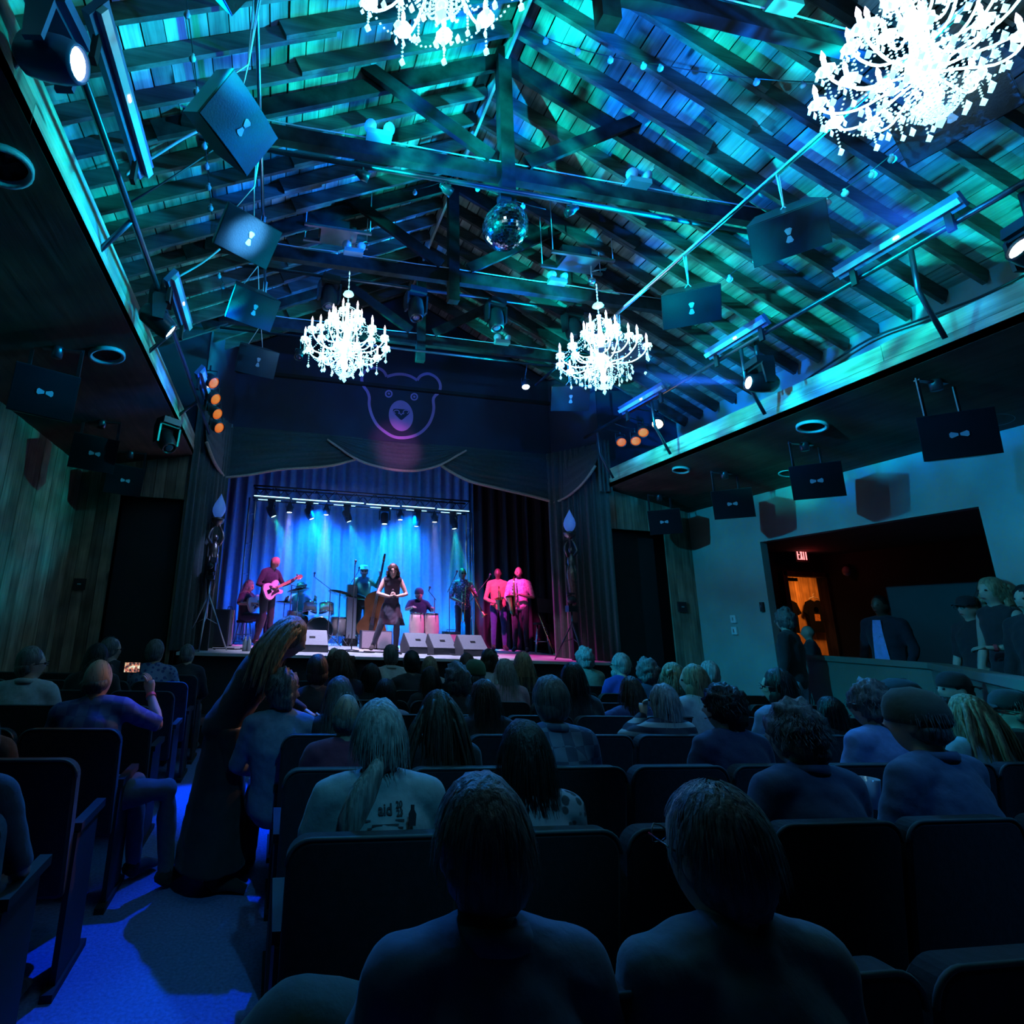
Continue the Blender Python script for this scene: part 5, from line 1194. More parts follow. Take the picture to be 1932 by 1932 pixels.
# ---------------------------------------------------------------- the band
def px_(Y, x, y=1180): return at('Y', Y, x, y).x
M['guitarwhite'] = mat('white_guitar_lacquer', (.75, .72, .70), .2, coat=.5, var=.03); M['neckwood'] = mat('maple_neck', (.5, .33, .18), .4)
M['basswood'] = mat('bass_varnish', (.16, .06, .025), .25, coat=.5, var=.2); M['drumwhite'] = mat('drum_head', (.8, .78, .78), .5, var=.03); M['drumshell'] = mat('pale_drum_shell', (.62, .52, .5), .3, coat=.4)
M['conga'] = mat('pink_white_conga_shell', (.72, .50, .46), .35, coat=.3); M['wedge'] = mat('monitor_grille', (.34, .34, .38), .6, var=.1, scale=60); M['wedgebody'] = mat('monitor_body', (.05, .05, .06), .6)
def frame(o, z, x):
    z = V(z).normalized(); x = V(x); x = (x - z * x.dot(z)).normalized(); y = z.cross(x)
    return Matrix(((x.x, y.x, z.x, o[0]), (x.y, y.y, z.y, o[1]), (x.z, y.z, z.z, o[2]), (0, 0, 0, 1)))
def guitar(loc, rz, c, d, n, label, s=1.0):
    "c: body centre, d: along the neck, n: out of the front, all in the player's frame"
    t = thing('electric_guitar', label, 'guitar', loc, rz); F = frame(c, n, d) @ Matrix.Scale(s, 4)
    out = [(-.21, 0), (-.20, .09), (-.13, .155), (-.04, .145), (.02, .115), (.08, .135), (.14, .14), (.19, .10), (.17, .06), (.135, .035), (.13, -.03), (.15, -.05), (.20, -.09), (.20, -.125), (.14, -.14), (.07, -.115), (.0, -.115), (-.06, -.145), (-.14, -.15), (-.20, -.09)]
    MB().prism(cat_rom([(a, b) for a, b in out], 3), .045, F).build('body', M['guitarwhite'], t)
    MB().prism([(.0, -.09), (.12, -.09), (.12, -.04), (.02, -.03), (-.06, -.05), (-.1, -.1)], .004, F @ Matrix.Translation((0, 0, .046))).build('pickguard', M['black'], t)
    MB().box((0, 0, 0), (.09, .07, .012), F @ Matrix.Translation((-.1, 0, .05))).box((0, 0, 0), (.025, .06, .012), F @ Matrix.Translation((.08, 0, .05))).build('bridge_and_pickup', M['chrome'], t)
    MB().box((0, 0, 0), (.5, .05, .022), F @ Matrix.Translation((.36, 0, .052))).build('neck', M['neckwood'], t)
    MB().prism([(.6, -.025), (.66, -.045), (.76, -.045), (.79, -.02), (.76, .03), (.62, .03), (.6, .025)], .016, F @ Matrix.Translation((0, 0, .04))).build('headstock', M['neckwood'], t)
    m_ = MB()
    for i in range(6): m_.tube([F @ V((.63 + .022 * i, -.045, .048)), F @ V((.63 + .022 * i, -.068, .048))], .007, 5)
    m_.build('tuners', M['chrome'], t); return t
R_ = math.radians
# guitarist standing at left
Yg = 11.2; xg = px_(Yg, 500); lg = (xg, Yg, ZS); fg = -138
J = standing(1.80, 1.0, neck=(0, .07, 1.46), head=(0, .15, 1.60), chest=(0, .02, 1.27), shL=(-.17, .05, 1.41), shR=(.17, .05, 1.41), elR=(.28, .02, 1.16), wrR=(.10, .24, 1.10), elL=(-.30, .12, 1.18), wrL=(-.42, .30, 1.30), knR=(.12, .06, .5), anR=(.16, -.06, .09))
person('bald guitarist in dark clothes at the left with a white guitar', lg, fg, J, skin='mid', hair='bald', top=(.035, .03, .05), pants=(.02, .02, .035), head=(25, -38, 0), hands=[((-.5, .2, .5), (.5, -.2, .6), 1.1), ((-.9, .1, -.1), (0, -1, 0), .6)], eyes=True, vox=.014, hs=1.08)
guitar(lg, R_(fg), (.07, .19, 1.06), (-.82, .14, .40), (.1, 1, .15), 'white electric guitar held by the bald guitarist', 1.05)
# seated guitarist behind him
Ys = 11.7; xs = px_(Ys, 461); ls = (xs, Ys, ZS); J = seated(1.26, .02, .95); J['elR'] = V((.28, .04, .78)); J['wrR'] = V((.1, .27, .80)); J['wrL'] = V((-.34, .34, .92)); J['elL'] = V((-.28, .1, .80))
person('white haired guitarist in a black t-shirt seated at the far left of the stage', ls, -125, J, hair='long', haircol='white', sleeves='short', top=(.02, .02, .035), pants=(.02, .03, .06), head=(15, -15, 0), vox=.014, eyes=True, hn=80)
guitar(ls, R_(-125), (.02, .20, .80), (-.85, .1, .35), (.05, 1, .15), 'white electric guitar on the lap of the seated player')
def stool(loc, h, label, m='steel', r=.16):
    t = thing('stool', label, 'stool', loc); MB().lathe([(0, h - .05), (r, h - .05), (r * 1.05, h - .02), (r, h), (0, h)], 16).build('seat', M['black'], t)
    for k in range(4): a = k * PI / 2 + .4; MB().tube([(r * .7 * math.cos(a), r * .7 * math.sin(a), h - .05), (r * 1.2 * math.cos(a), r * 1.2 * math.sin(a), .005)], .012, 6).build('leg', M[m], t)
    MB().tube([(r * math.cos(i * PI / 8), r * math.sin(i * PI / 8), h * .4) for i in range(17)], .008, 5, False).build('foot_ring', M[m], t); return t
stool((xs, Ys, ZS), .46, 'round stool under the seated guitarist')
# singer
Yn = 10.35; xn = px_(Yn, 738); ln = (xn, Yn, ZS)
J = standing(1.70, .85, pel=(0, -.05, .86), chest=(0, .03, 1.15), neck=(.0, .12, 1.34), head=(.0, .20, 1.475), shL=(-.155, .09, 1.29), shR=(.155, .09, 1.29), elL=(-.27, .10, 1.04), elR=(.27, .10, 1.04), wrL=(-.07, .30, .99), wrR=(.06, .30, .98), hipL=(-.09, -.04, .85), hipR=(.09, -.04, .85), knL=(-.10, .10, .48), anL=(-.10, -.06, .09), toeL=(-.11, .10, .03), knR=(.20, .06, .46), anR=(.33, -.02, .09), toeR=(.37, .12, .03))
person('singer with curly hair in a black sleeveless dress bending forward at centre stage', ln, 172, J, hair='longcurly', haircol='brown', sleeves='none', top=(.03, .02, .04), skirt=(.47, .80, 0), pants=(.03, .03, .05), head=(0, -22, 4), hands=[((.7, .3, .3), (.3, -.4, .8), 1.2), ((-.7, .3, .3), (-.3, -.4, .8), 1.2)], eyes=True, vox=.013, hn=60,
       extras=[('mic', (.0, .31, 1.07), (.1, .1, 1))])
# double bass player
Yb_ = 12.3; xb_ = px_(Yb_, 683); lb_ = (xb_, Yb_, ZS)
J = standing(1.75, .95, elL=(-.30, .05, 1.30), wrL=(-.34, .28, 1.52), elR=(.26, .05, 1.12), wrR=(-.02, .34, 1.02))
person('double bass player in a pale hat, dark glasses and black shirt', lb_, 178, J, hair='short', haircol='black', top=(.02, .03, .04), pants=(.02, .02, .03), head=(-8, -5, 0), extras=[('fedora', (.70, .60, .62)), ('glasses', 'dark'), ('beard', 'grey')], hands=[((0, .3, .6), (1, 0, 0), 1.2), ((-.7, .3, -.3), (0, -1, 0), .5)], vox=.015)
t = thing('double_bass', 'dark double bass leaning against the player in the pale hat', 'double bass', lb_, R_(178))
F = frame((-.14, .42, .16), (.25, .92, .0), (-.20, -.14, 1))
o = [(0, 0), (.02, .18), (.12, .30), (.26, .315), (.38, .25), (.46, .205), (.56, .20), (.66, .235), (.80, .25), (.92, .20), (1.0, .08), (1.02, .03)]
out = o + [(a, -b) for a, b in reversed(o)][:-1]
MB().prism(cat_rom(out, 2), .16, F).build('body', M['basswood'], t)
MB().box((0, 0, 0), (.95, .045, .03), F @ Matrix.Translation((1.22, 0, .18))).build('neck', M['black'], t)
MB().tube([F @ V((1.68, 0, .17)), F @ V((1.76, 0, .19)), F @ V((1.82, 0, .17)), F @ V((1.80, 0, .13)), F @ V((1.77, 0, .15))], [.03, .028, .024, .02, .015], 8).build('scroll', M['basswood'], t)
MB().prism([(.02, -.03), (.34, -.055), (.34, .055), (.02, .03)], .02, F @ Matrix.Translation((0, 0, .19))).box((0, 0, 0), (.012, .16, .06), F @ Matrix.Translation((.45, 0, .19))).build('tailpiece_and_bridge', M['black'], t)
m_ = MB(); [m_.tube([F @ V((.3, q, .22)), F @ V((.45, q, .235)), F @ V((1.66, q * .5, .205))], .003, 4) for q in (-.03, -.01, .01, .03)]; m_.build('strings', M['steel'], t)
MB().tube([F @ V((0, 0, .08)), F @ V((-.14, 0, .08))], .008, 6).build('endpin', M['steel'], t)
# conga player
Yc = 11.6; xc = px_(Yc, 794); lc = (xc, Yc + .25, ZS); J = seated(1.26, .05, 1.1); J['elL'] = V((-.29, .12, .80)); J['elR'] = V((.29, .12, .80)); J['wrL'] = V((-.20, .38, .86)); J['wrR'] = V((.20, .38, .86))
person('conga player in a dark cap and dark t-shirt seated behind two congas', lc, 180, J, hair='crop', haircol='black', sleeves='short', top=(.02, .05, .09), pants=(.02, .02, .03), extras=[('beanie', (.05, .08, .12)), ('beard', 'grey')], hands=[((0, 1, -.1), (0, 0, -1), .2), ((0, 1, -.1), (0, 0, -1), .2)], vox=.015, eyes=True)
stool((lc[0], lc[1], ZS), .46, 'low stool under the conga player')
for i, (dx, lb2) in enumerate(((-.15, 'pink and white conga on the left'), (.17, 'pink and white conga on the right'))):
    t = thing('conga', lb2 + ' of the pair at centre stage', 'drum', (xc + dx, Yc - .22, ZS), 0, 'pair of congas')
    MB().lathe([(.10, .04), (.125, .15), (.165, .42), (.155, .62), (.14, .72)], 20).build('shell', M['conga'], t)
    MB().lathe([(0, .735), (.135, .735), (.14, .725)], 20).build('drum_head', M['drumwhite'], t)
    MB().lathe([(.143, .70), (.15, .705), (.15, .735), (.143, .74)], 20).build('hoop', M['chrome'], t)
    for k in range(5): a = k * 1.256; MB().tube([(.15 * math.cos(a), .15 * math.sin(a), .72), (.165 * math.cos(a), .165 * math.sin(a), .56)], .006, 5).build('lug', M['chrome'], t)
    MB().lathe([(.11, .0), (.13, .02), (.13, .05), (.11, .05)], 16).build('stand_ring', M['darksteel'], t)
# horn players
M['brasslit'] = M['brass']
Yt = 12.2; xt = px_(Yt, 873); lt = (xt, Yt, ZS); J = standing(1.80, 1.05, elL=(-.30, .10, 1.16), wrL=(-.12, .28, 1.30), elR=(.30, .08, 1.12), wrR=(.12, .26, 1.02))
person('trombone player in sunglasses and a patterned shirt right of the congas', lt, 178, J, skin='dark', hair='crop', haircol='black', sleeves='short', top=(.45, .25, .5), toppat=('blot', (.05, .06, .12)), pants=(.02, .02, .04), extras=[('glasses', 'dark')], hands=[((.6, .4, .4), (.2, -.8, 0), 1.0), ((-.7, .3, -.2), (0, -1, 0), .9)], vox=.015)
t = thing('trombone', 'brass trombone hanging down in front of the patterned shirt', 'trombone', lt, R_(178))
MB().tube([(.10, .30, 1.25), (.13, .34, .62), (.10, .34, .56), (.07, .34, .62), (.02, .30, 1.32)], .009, 8).tube([(.02, .30, 1.32), (.0, .28, 1.42), (-.05, .28, 1.40)], .009, 8).build('slide', M['brass'], t)
MB().tube([(-.05, .28, 1.40), (-.22, .33, 1.05), (-.33, .36, .84)], [.010, .014, .022], 10).lathe([(.022, 0), (.03, .04), (.05, .09), (.10, .13)], 16, frame((-.33, .36, .84), (-.45, .15, -.85), (1, 0, 0))).build('bell', M['brass'], t)
Yx = 11.9; x1 = px_(Yx, 946); l1 = (x1, Yx + .15, ZS); J = standing(1.83, 1.05, elL=(-.28, .10, 1.15), wrL=(-.08, .30, 1.15), elR=(.30, .10, 1.12), wrR=(.10, .30, 1.02))
person('horn player in a colour block sweater and jeans, left of the two at right', l1, 165, J, skin='dark', hair='bald', top=(.55, .28, .15), pants=(.05, .08, .22), head=(-12, -15, 0), extras=[('glasses',)], hands=[((.6, .4, .1), (.2, -.8, 0), 1.0), ((-.7, .3, .1), (0, -1, 0), .9)], vox=.015)
tq = bpy.data.objects[-1] if False else None
def sax(loc, rz, o_, s, label):
    t = thing('saxophone', label, 'saxophone', loc, rz); o_ = V(o_)
    q = lambda x, y, z: o_ + V((x, y, z)) * s
    MB().tube([q(0, -.16, .42), q(0, -.06, .47), q(0, .0, .42), q(0, .02, .30), q(.0, .05, -.05), q(.01, .08, -.28), q(.02, .14, -.35), q(.03, .21, -.30), q(.04, .25, -.15), q(.06, .31, .02)], [.007, .011, .014, .018, .028, .036, .040, .044, .055, .095], 12, False).build('body', M['brass'], t)
    m_ = MB()
    for i in range(7): p_ = q(.03, .05 + .004 * i, .25 - i * .075); m_.ball(p_, (.018, .012, .018), 8, 5)
    m_.tube([q(.03, .03, .32), q(.035, .08, -.24)], .004, 5); m_.tube([q(-.03, .03, .28), q(-.03, .08, -.2)], .004, 5); m_.build('keys', M['chrome'], t)
    MB().tube([q(0, -.16, .42), q(0, -.20, .40)], .009, 8).build('mouthpiece', M['black'], t); return t
sax(l1, R_(165), (.02, .34, 1.10), .62, 'small brass horn held by the player in the colour block sweater')
x2 = px_(11.5, 982); l2 = (x2, 11.5, ZS); J = standing(1.82, 1.1, elL=(-.30, .08, 1.15), wrL=(-.02, .27, 1.20), elR=(.30, .06, 1.12), wrR=(.10, .28, .98))
person('bald tenor saxophone player in a bright pink patterned shirt at right', l2, 150, J, skin='mid', hair='bald', sleeves='short', top=(.62, .22, .40), toppat=('blot', (.8, .55, .65)), pants=(.03, .02, .04), head=(10, -12, 0), hands=[((.8, .4, .1), (.2, -.8, 0), 1.0), ((-.7, .3, .1), (0, -1, 0), .9)], vox=.015, eyes=True, extras=[('beard', 'black')])
sax(l2, R_(150), (.08, .33, 1.12), 1.0, 'tenor saxophone held by the player in the pink shirt')
# drummer and kit
Yd = 12.1; xd = px_(Yd, 566); ld = (xd - .02, Yd + .45, ZS); J = seated(1.30, .1, 1.0); J['wrL'] = V((-.32, .42, .98)); J['wrR'] = V((.30, .45, .95)); J['elL'] = V((-.32, .12, .86)); J['elR'] = V((.32, .12, .86))
person('drummer in a blue shirt leaning over the drum kit', ld, 180, J, hair='curly', haircol='black', top=(.10, .18, .35), pants=(.02, .02, .03), head=(15, -30, 0), vox=.016)
kit = thing('drum_kit', 'drum kit with white fronted bass drum, toms and cymbals', 'drum kit', (px_(Yd, 600), Yd - .2, ZS))
RX = Matrix.Rotation(-PI / 2, 4, 'X')
def drum(c, r, h, Tm, nm):
    b = MB().lathe([(r, -h / 2), (r, h / 2)], 24, Matrix.Translation(c) @ Tm).build(nm, M['drumshell'], kit)
    MB().lathe([(0, h / 2 + .004), (r * .97, h / 2 + .004)], 24, Matrix.Translation(c) @ Tm).lathe([(0, -h / 2 - .004), (r * .97, -h / 2 - .004)], 24, Matrix.Translation(c) @ Tm).build('drum_head', M['drumwhite'], b)
    MB().lathe([(r, h / 2 - .02), (r * 1.05, h / 2 - .015), (r * 1.05, h / 2 + .012), (r * .97, h / 2 + .012)], 24, Matrix.Translation(c) @ Tm).lathe([(r, -h / 2 + .02), (r * 1.05, -h / 2 + .015), (r * 1.05, -h / 2 - .012), (r * .97, -h / 2 - .012)], 24, Matrix.Translation(c) @ Tm).build('hoop', M['chrome'], b)
drum((0, 0, .3), .28, .38, RX, 'bass_drum'); drum((-.2, .12, .76), .15, .2, Matrix.Rotation(-.3, 4, 'X'), 'tom'); drum((.16, .12, .76), .16, .2, Matrix.Rotation(-.3, 4, 'X'), 'tom'); drum((.46, .3, .40), .2, .38, Matrix.Identity(4), 'floor_tom'); drum((-.5, .32, .62), .18, .14, Matrix.Identity(4), 'snare_drum')
M['cymbal'] = mat('cymbal_bronze', (.75, .6, .35), .22, metal=1, var=.1)
for (cx, cy2, cz, r, a) in ((-.75, .25, .86, .19, .05), (-.48, -.02, 1.12, .24, -.2), (.42, .0, 1.10, .26, .18), (.78, .2, 1.0, .27, .12)):
    Tm = Matrix.Translation((cx, cy2, cz)) @ Matrix.Rotation(a, 4, 'Y') @ Matrix.Rotation(-.15, 4, 'X')
    c_ = MB().lathe([(r, 0), (r * .3, .018), (r * .14, .045), (0, .05)], 24, Tm).lathe([(0, .046), (r * .14, .041), (r * .3, .014), (r, -.004)], 24, Tm).build('cymbal', M['cymbal'], kit)
    sb = MB(); sb.tube([(cx, cy2, .02), (cx, cy2, cz)], .010, 6)
    for k in range(3): sb.tube([(cx, cy2, .3), (cx + .22 * math.cos(k * 2.1), cy2 + .22 * math.sin(k * 2.1), .01)], .008, 5)
    sb.build('stand', M['chrome'], c_)
stool((ld[0], ld[1], ZS), .5, 'drum throne under the drummer')
# microphone stands
def micstand(x, y, h, label, boom=None, tilt=0):
    t = thing('microphone_stand', label, 'microphone stand', (x, y, ZS)); MB().lathe([(0, .0), (.14, .0), (.14, .015), (.02, .03)], 20).build('base', M['blackgloss'], t) if boom is None else MB().tube([(0, 0, .25), (.28, .05, .01)], .008, 5).tube([(0, 0, .25), (-.2, .2, .01)], .008, 5).tube([(0, 0, .25), (-.1, -.26, .01)], .008, 5).build('base', M['blackgloss'], t)
    MB().tube([(0, 0, .01), (0, 0, h)], .010, 8).build('pole', M['blackgloss'], t)
    e = V((0, 0, h))
    if boom: e2 = V(boom); MB().tube([e - (e2 - e) * .3, e2], .007, 6).build('boom', M['blackgloss'], t); e = e2
    MB().tube([e, e + V((0, -.06, .05))], [.012, .014], 8).ball(e + V((0, -.085, .07)), .026, 10, 8).build('microphone', M['darksteel'], t); return t
q = at('Z', ZS, 663, 1228); micstand(q.x, 10.0, 1.52, 'straight black microphone stand left of the singer')
micstand(px_(11.5, 620), 11.5, 1.15, 'boom microphone stand right of the drum kit', (-.35, .1, 1.4)); micstand(px_(11.6, 545), 11.5, 1.2, 'boom microphone stand between guitarist and drummer', (.3, .2, 1.15)); micstand(px_(11.2, 822), 11.3, 1.05, 'boom microphone stand right of the congas', (-.1, .1, 1.2))
micstand(px_(11.7, 893), 11.6, 1.15, 'boom microphone stand with its head right of the trombone player', (.3, -.1, 1.55)); micstand(px_(11.7, 848), 11.7, 1.3, 'boom microphone stand left of the trombone player', (.15, 0, 1.6)); micstand(px_(11.3, 668), 12.0, 1.35, 'boom microphone stand by the tall lilac cabinet', (.15, 0, 1.6))
# wedge monitors
for i, (x, y, Y, w_, rz, lb2) in enumerate([(588, 1212, 9.4, .52, .05, 'floor monitor wedge in front of the drum kit'), (786, 1208, 9.75, .46, .25, 'floor monitor wedge behind the aisle heads, left of the three at right'), (832, 1211, 9.6, .46, .2, 'floor monitor wedge in the middle of the three at right'), (889, 1214, 9.4, .50, .2, 'largest floor monitor wedge at the right of the three')]):
    t = thing('floor_monitor', lb2, 'monitor speaker', (px_(Y, x, y), Y, ZS), rz, 'wedge monitors along the stage front')
    A = Matrix(((0, 0, 1, -w_ / 2), (1, 0, 0, 0), (0, 1, 0, 0), (0, 0, 0, 1)))
    MB().prism([(-.18, 0), (.18, 0), (.2, .12), (.08, .34), (-.16, .10)], w_, A).build('cabinet', M['wedgebody'], t)
    Fm = frame((0, -.04, .222), (0, -.72, .69), (1, 0, 0)); MB().box((0, 0, 0), (w_ * .96, .32, .012), Fm @ Matrix.Translation((0, 0, .008))).build('grille', M['wedge'], t)
    MB().box((0, 0, 0), (.10, .04, .004), Fm @ Matrix.Translation((0, 0, .017))).build('badge', M['black'], t)
for (x, Y, lb2) in ((696, 10.9, 'grey speaker box left of the singer feet'), (722, 10.9, 'grey speaker box behind the singer')):
    t = thing('speaker_box', lb2, 'speaker', (px_(Y, x), Y, ZS)); MB().box((0, 0, .18), (.32, .3, .34)).build('cabinet', M['wedgebody'], t); MB().box((0, -.155, .18), (.3, .012, .31)).build('grille', M['wedge'], t); [MB().box((dx, 0, .005), (.03, .2, .012)).build('foot', M['black'], t) for dx in (-.12, .12)]
t = thing('bass_speaker_tower', 'tall narrow lilac cabinet beside the double bass player', 'speaker', (px_(12.2, 660), 12.1, ZS)); MB().box((0, 0, .72), (.22, .22, 1.16)).build('cabinet', M['wedgebody'], t); MB().box((0, -.115, .72), (.2, .012, 1.12)).build('grille', M['wedge'], t); MB().box((0, 0, .07), (.3, .3, .14)).build('base', M['black'], t)
t = thing('guitar_amplifier', 'small pink lit amplifier between the congas and the trombone player', 'amplifier', (px_(12.2, 846), 12.0, ZS)); MB().box((0, 0, .2), (.36, .24, .34)).build('cabinet', M['black'], t); MB().box((0, -.125, .18), (.33, .012, .26)).build('grille_cloth', M['conga'], t); MB().box((0, -.125, .34), (.33, .012, .04)).build('control_panel', M['chrome'], t); MB().tube([(-.1, 0, .37), (-.1, 0, .41), (.1, 0, .41), (.1, 0, .37)], .008, 5).build('handle', M['black'], t)
t = thing('side_fill_speaker', 'black speaker cabinet at the far left of the stage', 'speaker', (px_(10.3, 412), 10.2, ZS)); MB().box((0, 0, .33), (.42, .4, .62)).build('cabinet', M['wedgebody'], t); MB().box((0, -.205, .33), (.38, .012, .58)).build('grille', M['grille'], t); MB().box((0, 0, .01), (.3, .3, .02)).build('base', M['black'], t)
t = thing('equipment_case', 'pale upright equipment case right of the black cabinet at left', 'case', (px_(10.8, 432), 10.7, ZS)); MB().box((0, 0, .33), (.16, .3, .62)).build('body', M['drumshell'], t); MB().tube([(-.04, 0, .64), (-.04, 0, .7), (.04, 0, .7), (.04, 0, .64)], .008, 5).build('handle', M['black'], t); MB().box((0, 0, .01), (.18, .32, .02)).build('base', M['black'], t)
for i, (x, lb2) in enumerate(((465, 'clear water bottle on the stage lip, left of two'), (473, 'clear water bottle on the stage lip, right of two'))):
    t = thing('water_bottle', lb2, 'bottle', (px_(9.0, x), 9.0, ZS), 0, 'water bottles on the stage'); MB().lathe([(0, 0), (.032, 0), (.033, .12), (.03, .16), (.013, .19), (.013, .2)], 12).build('bottle_body', M['lamp_glass'], t); MB().lathe([(.015, .2), (.015, .22), (0, .22)], 10).build('cap', M['ivory'], t)
st2 = stool((px_(10.9, 1018), 10.8, ZS), .62, 'chrome legged stool at the right end of the stage', 'chrome', .17)
t = thing('clarinet', 'long pink lit woodwind leaning on the stool at the right', 'woodwind', (px_(10.7, 1022), 10.45, ZS)); MB().tube([(.12, 0, .02), (-.12, .12, .80)], [.02, .014], 8).lathe([(.02, 0), (.04, -.05)], 10, frame((.12, 0, .04), (-.24, .12, .78), (1, 0, 0))).build('body', M['brass'], t); m_ = MB(); [m_.ball(V((.12, 0, .02)).lerp(V((-.12, .12, .80)), .15 + .1 * i) + V((0, -.018, 0)), .010, 6, 4) for i in range(7)]; m_.build('keys', M['chrome'], t)
t = thing('music_stand', 'black music stand behind the stool at the right', 'music stand', (px_(11.3, 1032), 11.2, ZS)); MB().box((0, 0, 0), (.48, .01, .32), Matrix.Translation((0, 0, .98)) @ Matrix.Rotation(-.35, 4, 'X') @ Matrix.Rotation(.08, 4, 'Y')).build('desk', M['wedgebody'], t); MB().tube([(0, 0, .2), (0, 0, .96)], .012, 6).build('pole', M['black'], t)
for k in range(3): MB().tube([(0, 0, .22), (.26 * math.cos(k * 2.1), .26 * math.sin(k * 2.1), .01)], .008, 5).build('leg', M['black'], t)
for i, (x0, y0, x1_, y1_) in enumerate(((690, 9.6, 900, 9.9), (600, 9.8, 760, 9.3), (800, 9.3, 940, 9.5), (410, 9.3, 500, 9.6))):
    a, b = V((px_(y0, x0), y0, ZS + .012)), V((px_(y1_, x1_), y1_, ZS + .012)); pts = [a.lerp(b, k / 9) + V((.12 * math.sin(k * 2.4 + i), .14 * math.cos(k * 1.7 + i), 0)) for k in range(10)]; pts = [V((p.x, p.y, ZS + .012)) for p in pts]
    tag(MB().tube(cat_rom([tuple(p) for p in pts], 4, False), .010, 5).build('stage_cable', M['cable']), ('long black cable coiling under the right monitors', 'black cable across the stage before the microphone stand', 'black cable bundle at the right front of the stage', 'black cable by the tripod at the left of the stage')[i], 'cable')
# ---------------------------------------------------------------- seats
def rr(w_, z0, z1, r, n=6, rb=.02):
    pts = []
    for cx, cz, a0, q in ((w_ / 2 - r, z1 - r, 0, r), (-w_ / 2 + r, z1 - r, PI / 2, r), (-w_ / 2 + rb, z0 + rb, PI, rb), (w_ / 2 - rb, z0 + rb, 1.5 * PI, rb)):
        for i in range(n + 1): a = a0 + PI / 2 * i / n; pts.append((cx + q * math.cos(a), cz + q * math.sin(a)))
    return pts
M['piping'] = mat('seat_piping', (.05, .075, .08), .6)
def make_seat():
    t = thing('theatre_seat', 'x', 'seat', (0, 0, 0), 0, 'dark upholstered theatre seats')
    out = rr(.53, .36, .92, .07); n = len(out); vs = []; fs = []
    for y, k in ((-.235, .95), (-.225, 1), (-.175, 1), (-.16, .95)):
        for x, z in out: vs.append((x * k, y - (z - .6) * .12, .64 + (z - .64) * k))
    for j in range(3):
        for i in range(n): fs.append((j * n + i, j * n + (i + 1) % n, (j + 1) * n + (i + 1) % n, (j + 1) * n + i))
    fs += [tuple(reversed(range(n))), tuple(3 * n + i for i in range(n))]
    b = MB().add(vs, fs, False).build('backrest', M['seat'], t)
    MB().tube([(x, -.232 - (z - .6) * .12, z) for x, z in out[:2 * 7]], .0065, 5).build('piping', M['piping'], b)
    s_ = MB(); s_.prism(rr(.50, -.16, .27, .06), .09, Matrix.Translation((0, 0, .38))); s_.build('seat_cushion', M['seat'], t)
    for k in (-1, 1):
        MB().box((k * .268, .02, .62), (.045, .36, .035)).build('armrest', M['black'], t)
        MB().box((k * .268, -.02, .30), (.025, .30, .60)).box((k * .268, -.02, .015), (.05, .42, .03)).build('side_frame', M['black'], t)
    return t
seat0 = make_seat(); used = False
YBR = [1.11, 1.87, 2.65, 3.40, 4.12, 4.85, 5.58, 6.30]; YBL = [1.45, 2.15, 2.85, 3.55, 4.40, 5.25, 6.00, 6.70]
rown = ('nearest row', 'second row', 'third row', 'fourth row', 'fifth row', 'sixth row', 'seventh row', 'row nearest the stage')
for side, YB_ in (('right', YBR), ('left', YBL)):
    for r, Yb in enumerate(YB_):
        for c in range(10 if side == 'right' else 4):
            x = (.35 + .555 * c + (.15 if r == 0 else 0)) if side == 'right' else (-1.08 - .555 * c)
            if side == 'right' and (x + .3) > 3.2 + max(0, Yb - 2) * 1.15 + 1.2: continue
            lb = 'dark theatre seat, %s block, %s, %s from the aisle' % (side, rown[r], ords[c])
            if not used: s_ = seat0; s_.matrix_basis = Matrix.Translation((x, Yb + .23, 0)); s_['label'] = lb; used = True
            else: dup(seat0, None, (x, Yb + .23, 0), 0, lb)

# ---------------------------------------------------------------- audience
def aud(label, px, py, side, row, hair='short', col='grey', top=(.05, .05, .07), face=0, head=(0, 0, 0), w=1.0, J=None, vox=None, z0=None, dy=0, **kw):
    Yb = (YBR if side == 'R' else YBL)[row]; Y = Yb + .21 + dy
    p = at('Y', Y + .02, px, py); tz = p.z - .012
    J = J or seated(1.31, w=w); s = max(.86, min(1.12, tz / 1.315))
    t = person(label, (p.x, Y, 0), face, J, 'people seated in the audience', hair=hair, haircol=col, top=top, head=head,
               vox=vox or (.012 if row < 2 else .016 if row < 4 else .02), hn={0: 900, 1: 700, 2: 350}.get(row, 120), **kw)
    t.matrix_basis = t.matrix_basis @ Matrix.Scale(s, 4)
    return t
BL = (.10, .17, .30); NAVY = (.03, .045, .10); BK = (.02, .02, .025); GRN = (.12, .20, .16)
aud('man with short grey hair and a denim shirt, nearest the camera at bottom centre', 905, 1462, 'R', 0, 'short', 'grey', (.07, .12, .20), w=1.05, dy=-.22, collar=True)
aud('man with fuzzy short hair in the nearest row, right of centre at the bottom', 1330, 1480, 'R', 0, 'recede', 'grey', (.10, .16, .20), w=1.1, dy=-.22, head=(14, 0, 0), extras=[('glasses',)], hs=1.15)
pt_ = aud('man with a long grey ponytail in a pale printed t-shirt', 716, 1320, 'R', 1, 'ponytail', 'white', (.30, .36, .40), w=1.08, sleeves='short')
aud('dark figure in a patterned top, second row, right of the ponytail man', 985, 1358, 'R', 1, 'bob', 'black', (.04, .04, .05), toppat=('blot', (.30, .28, .34)), head=(0, 0, 0))
aud('man with curly dark grey hair and a blue shirt, second row at right', 1487, 1325, 'R', 1, 'curly', 'grey', (.05, .09, .17), w=1.12, head=(22, 0, 0), collar=True, sleeves='short')
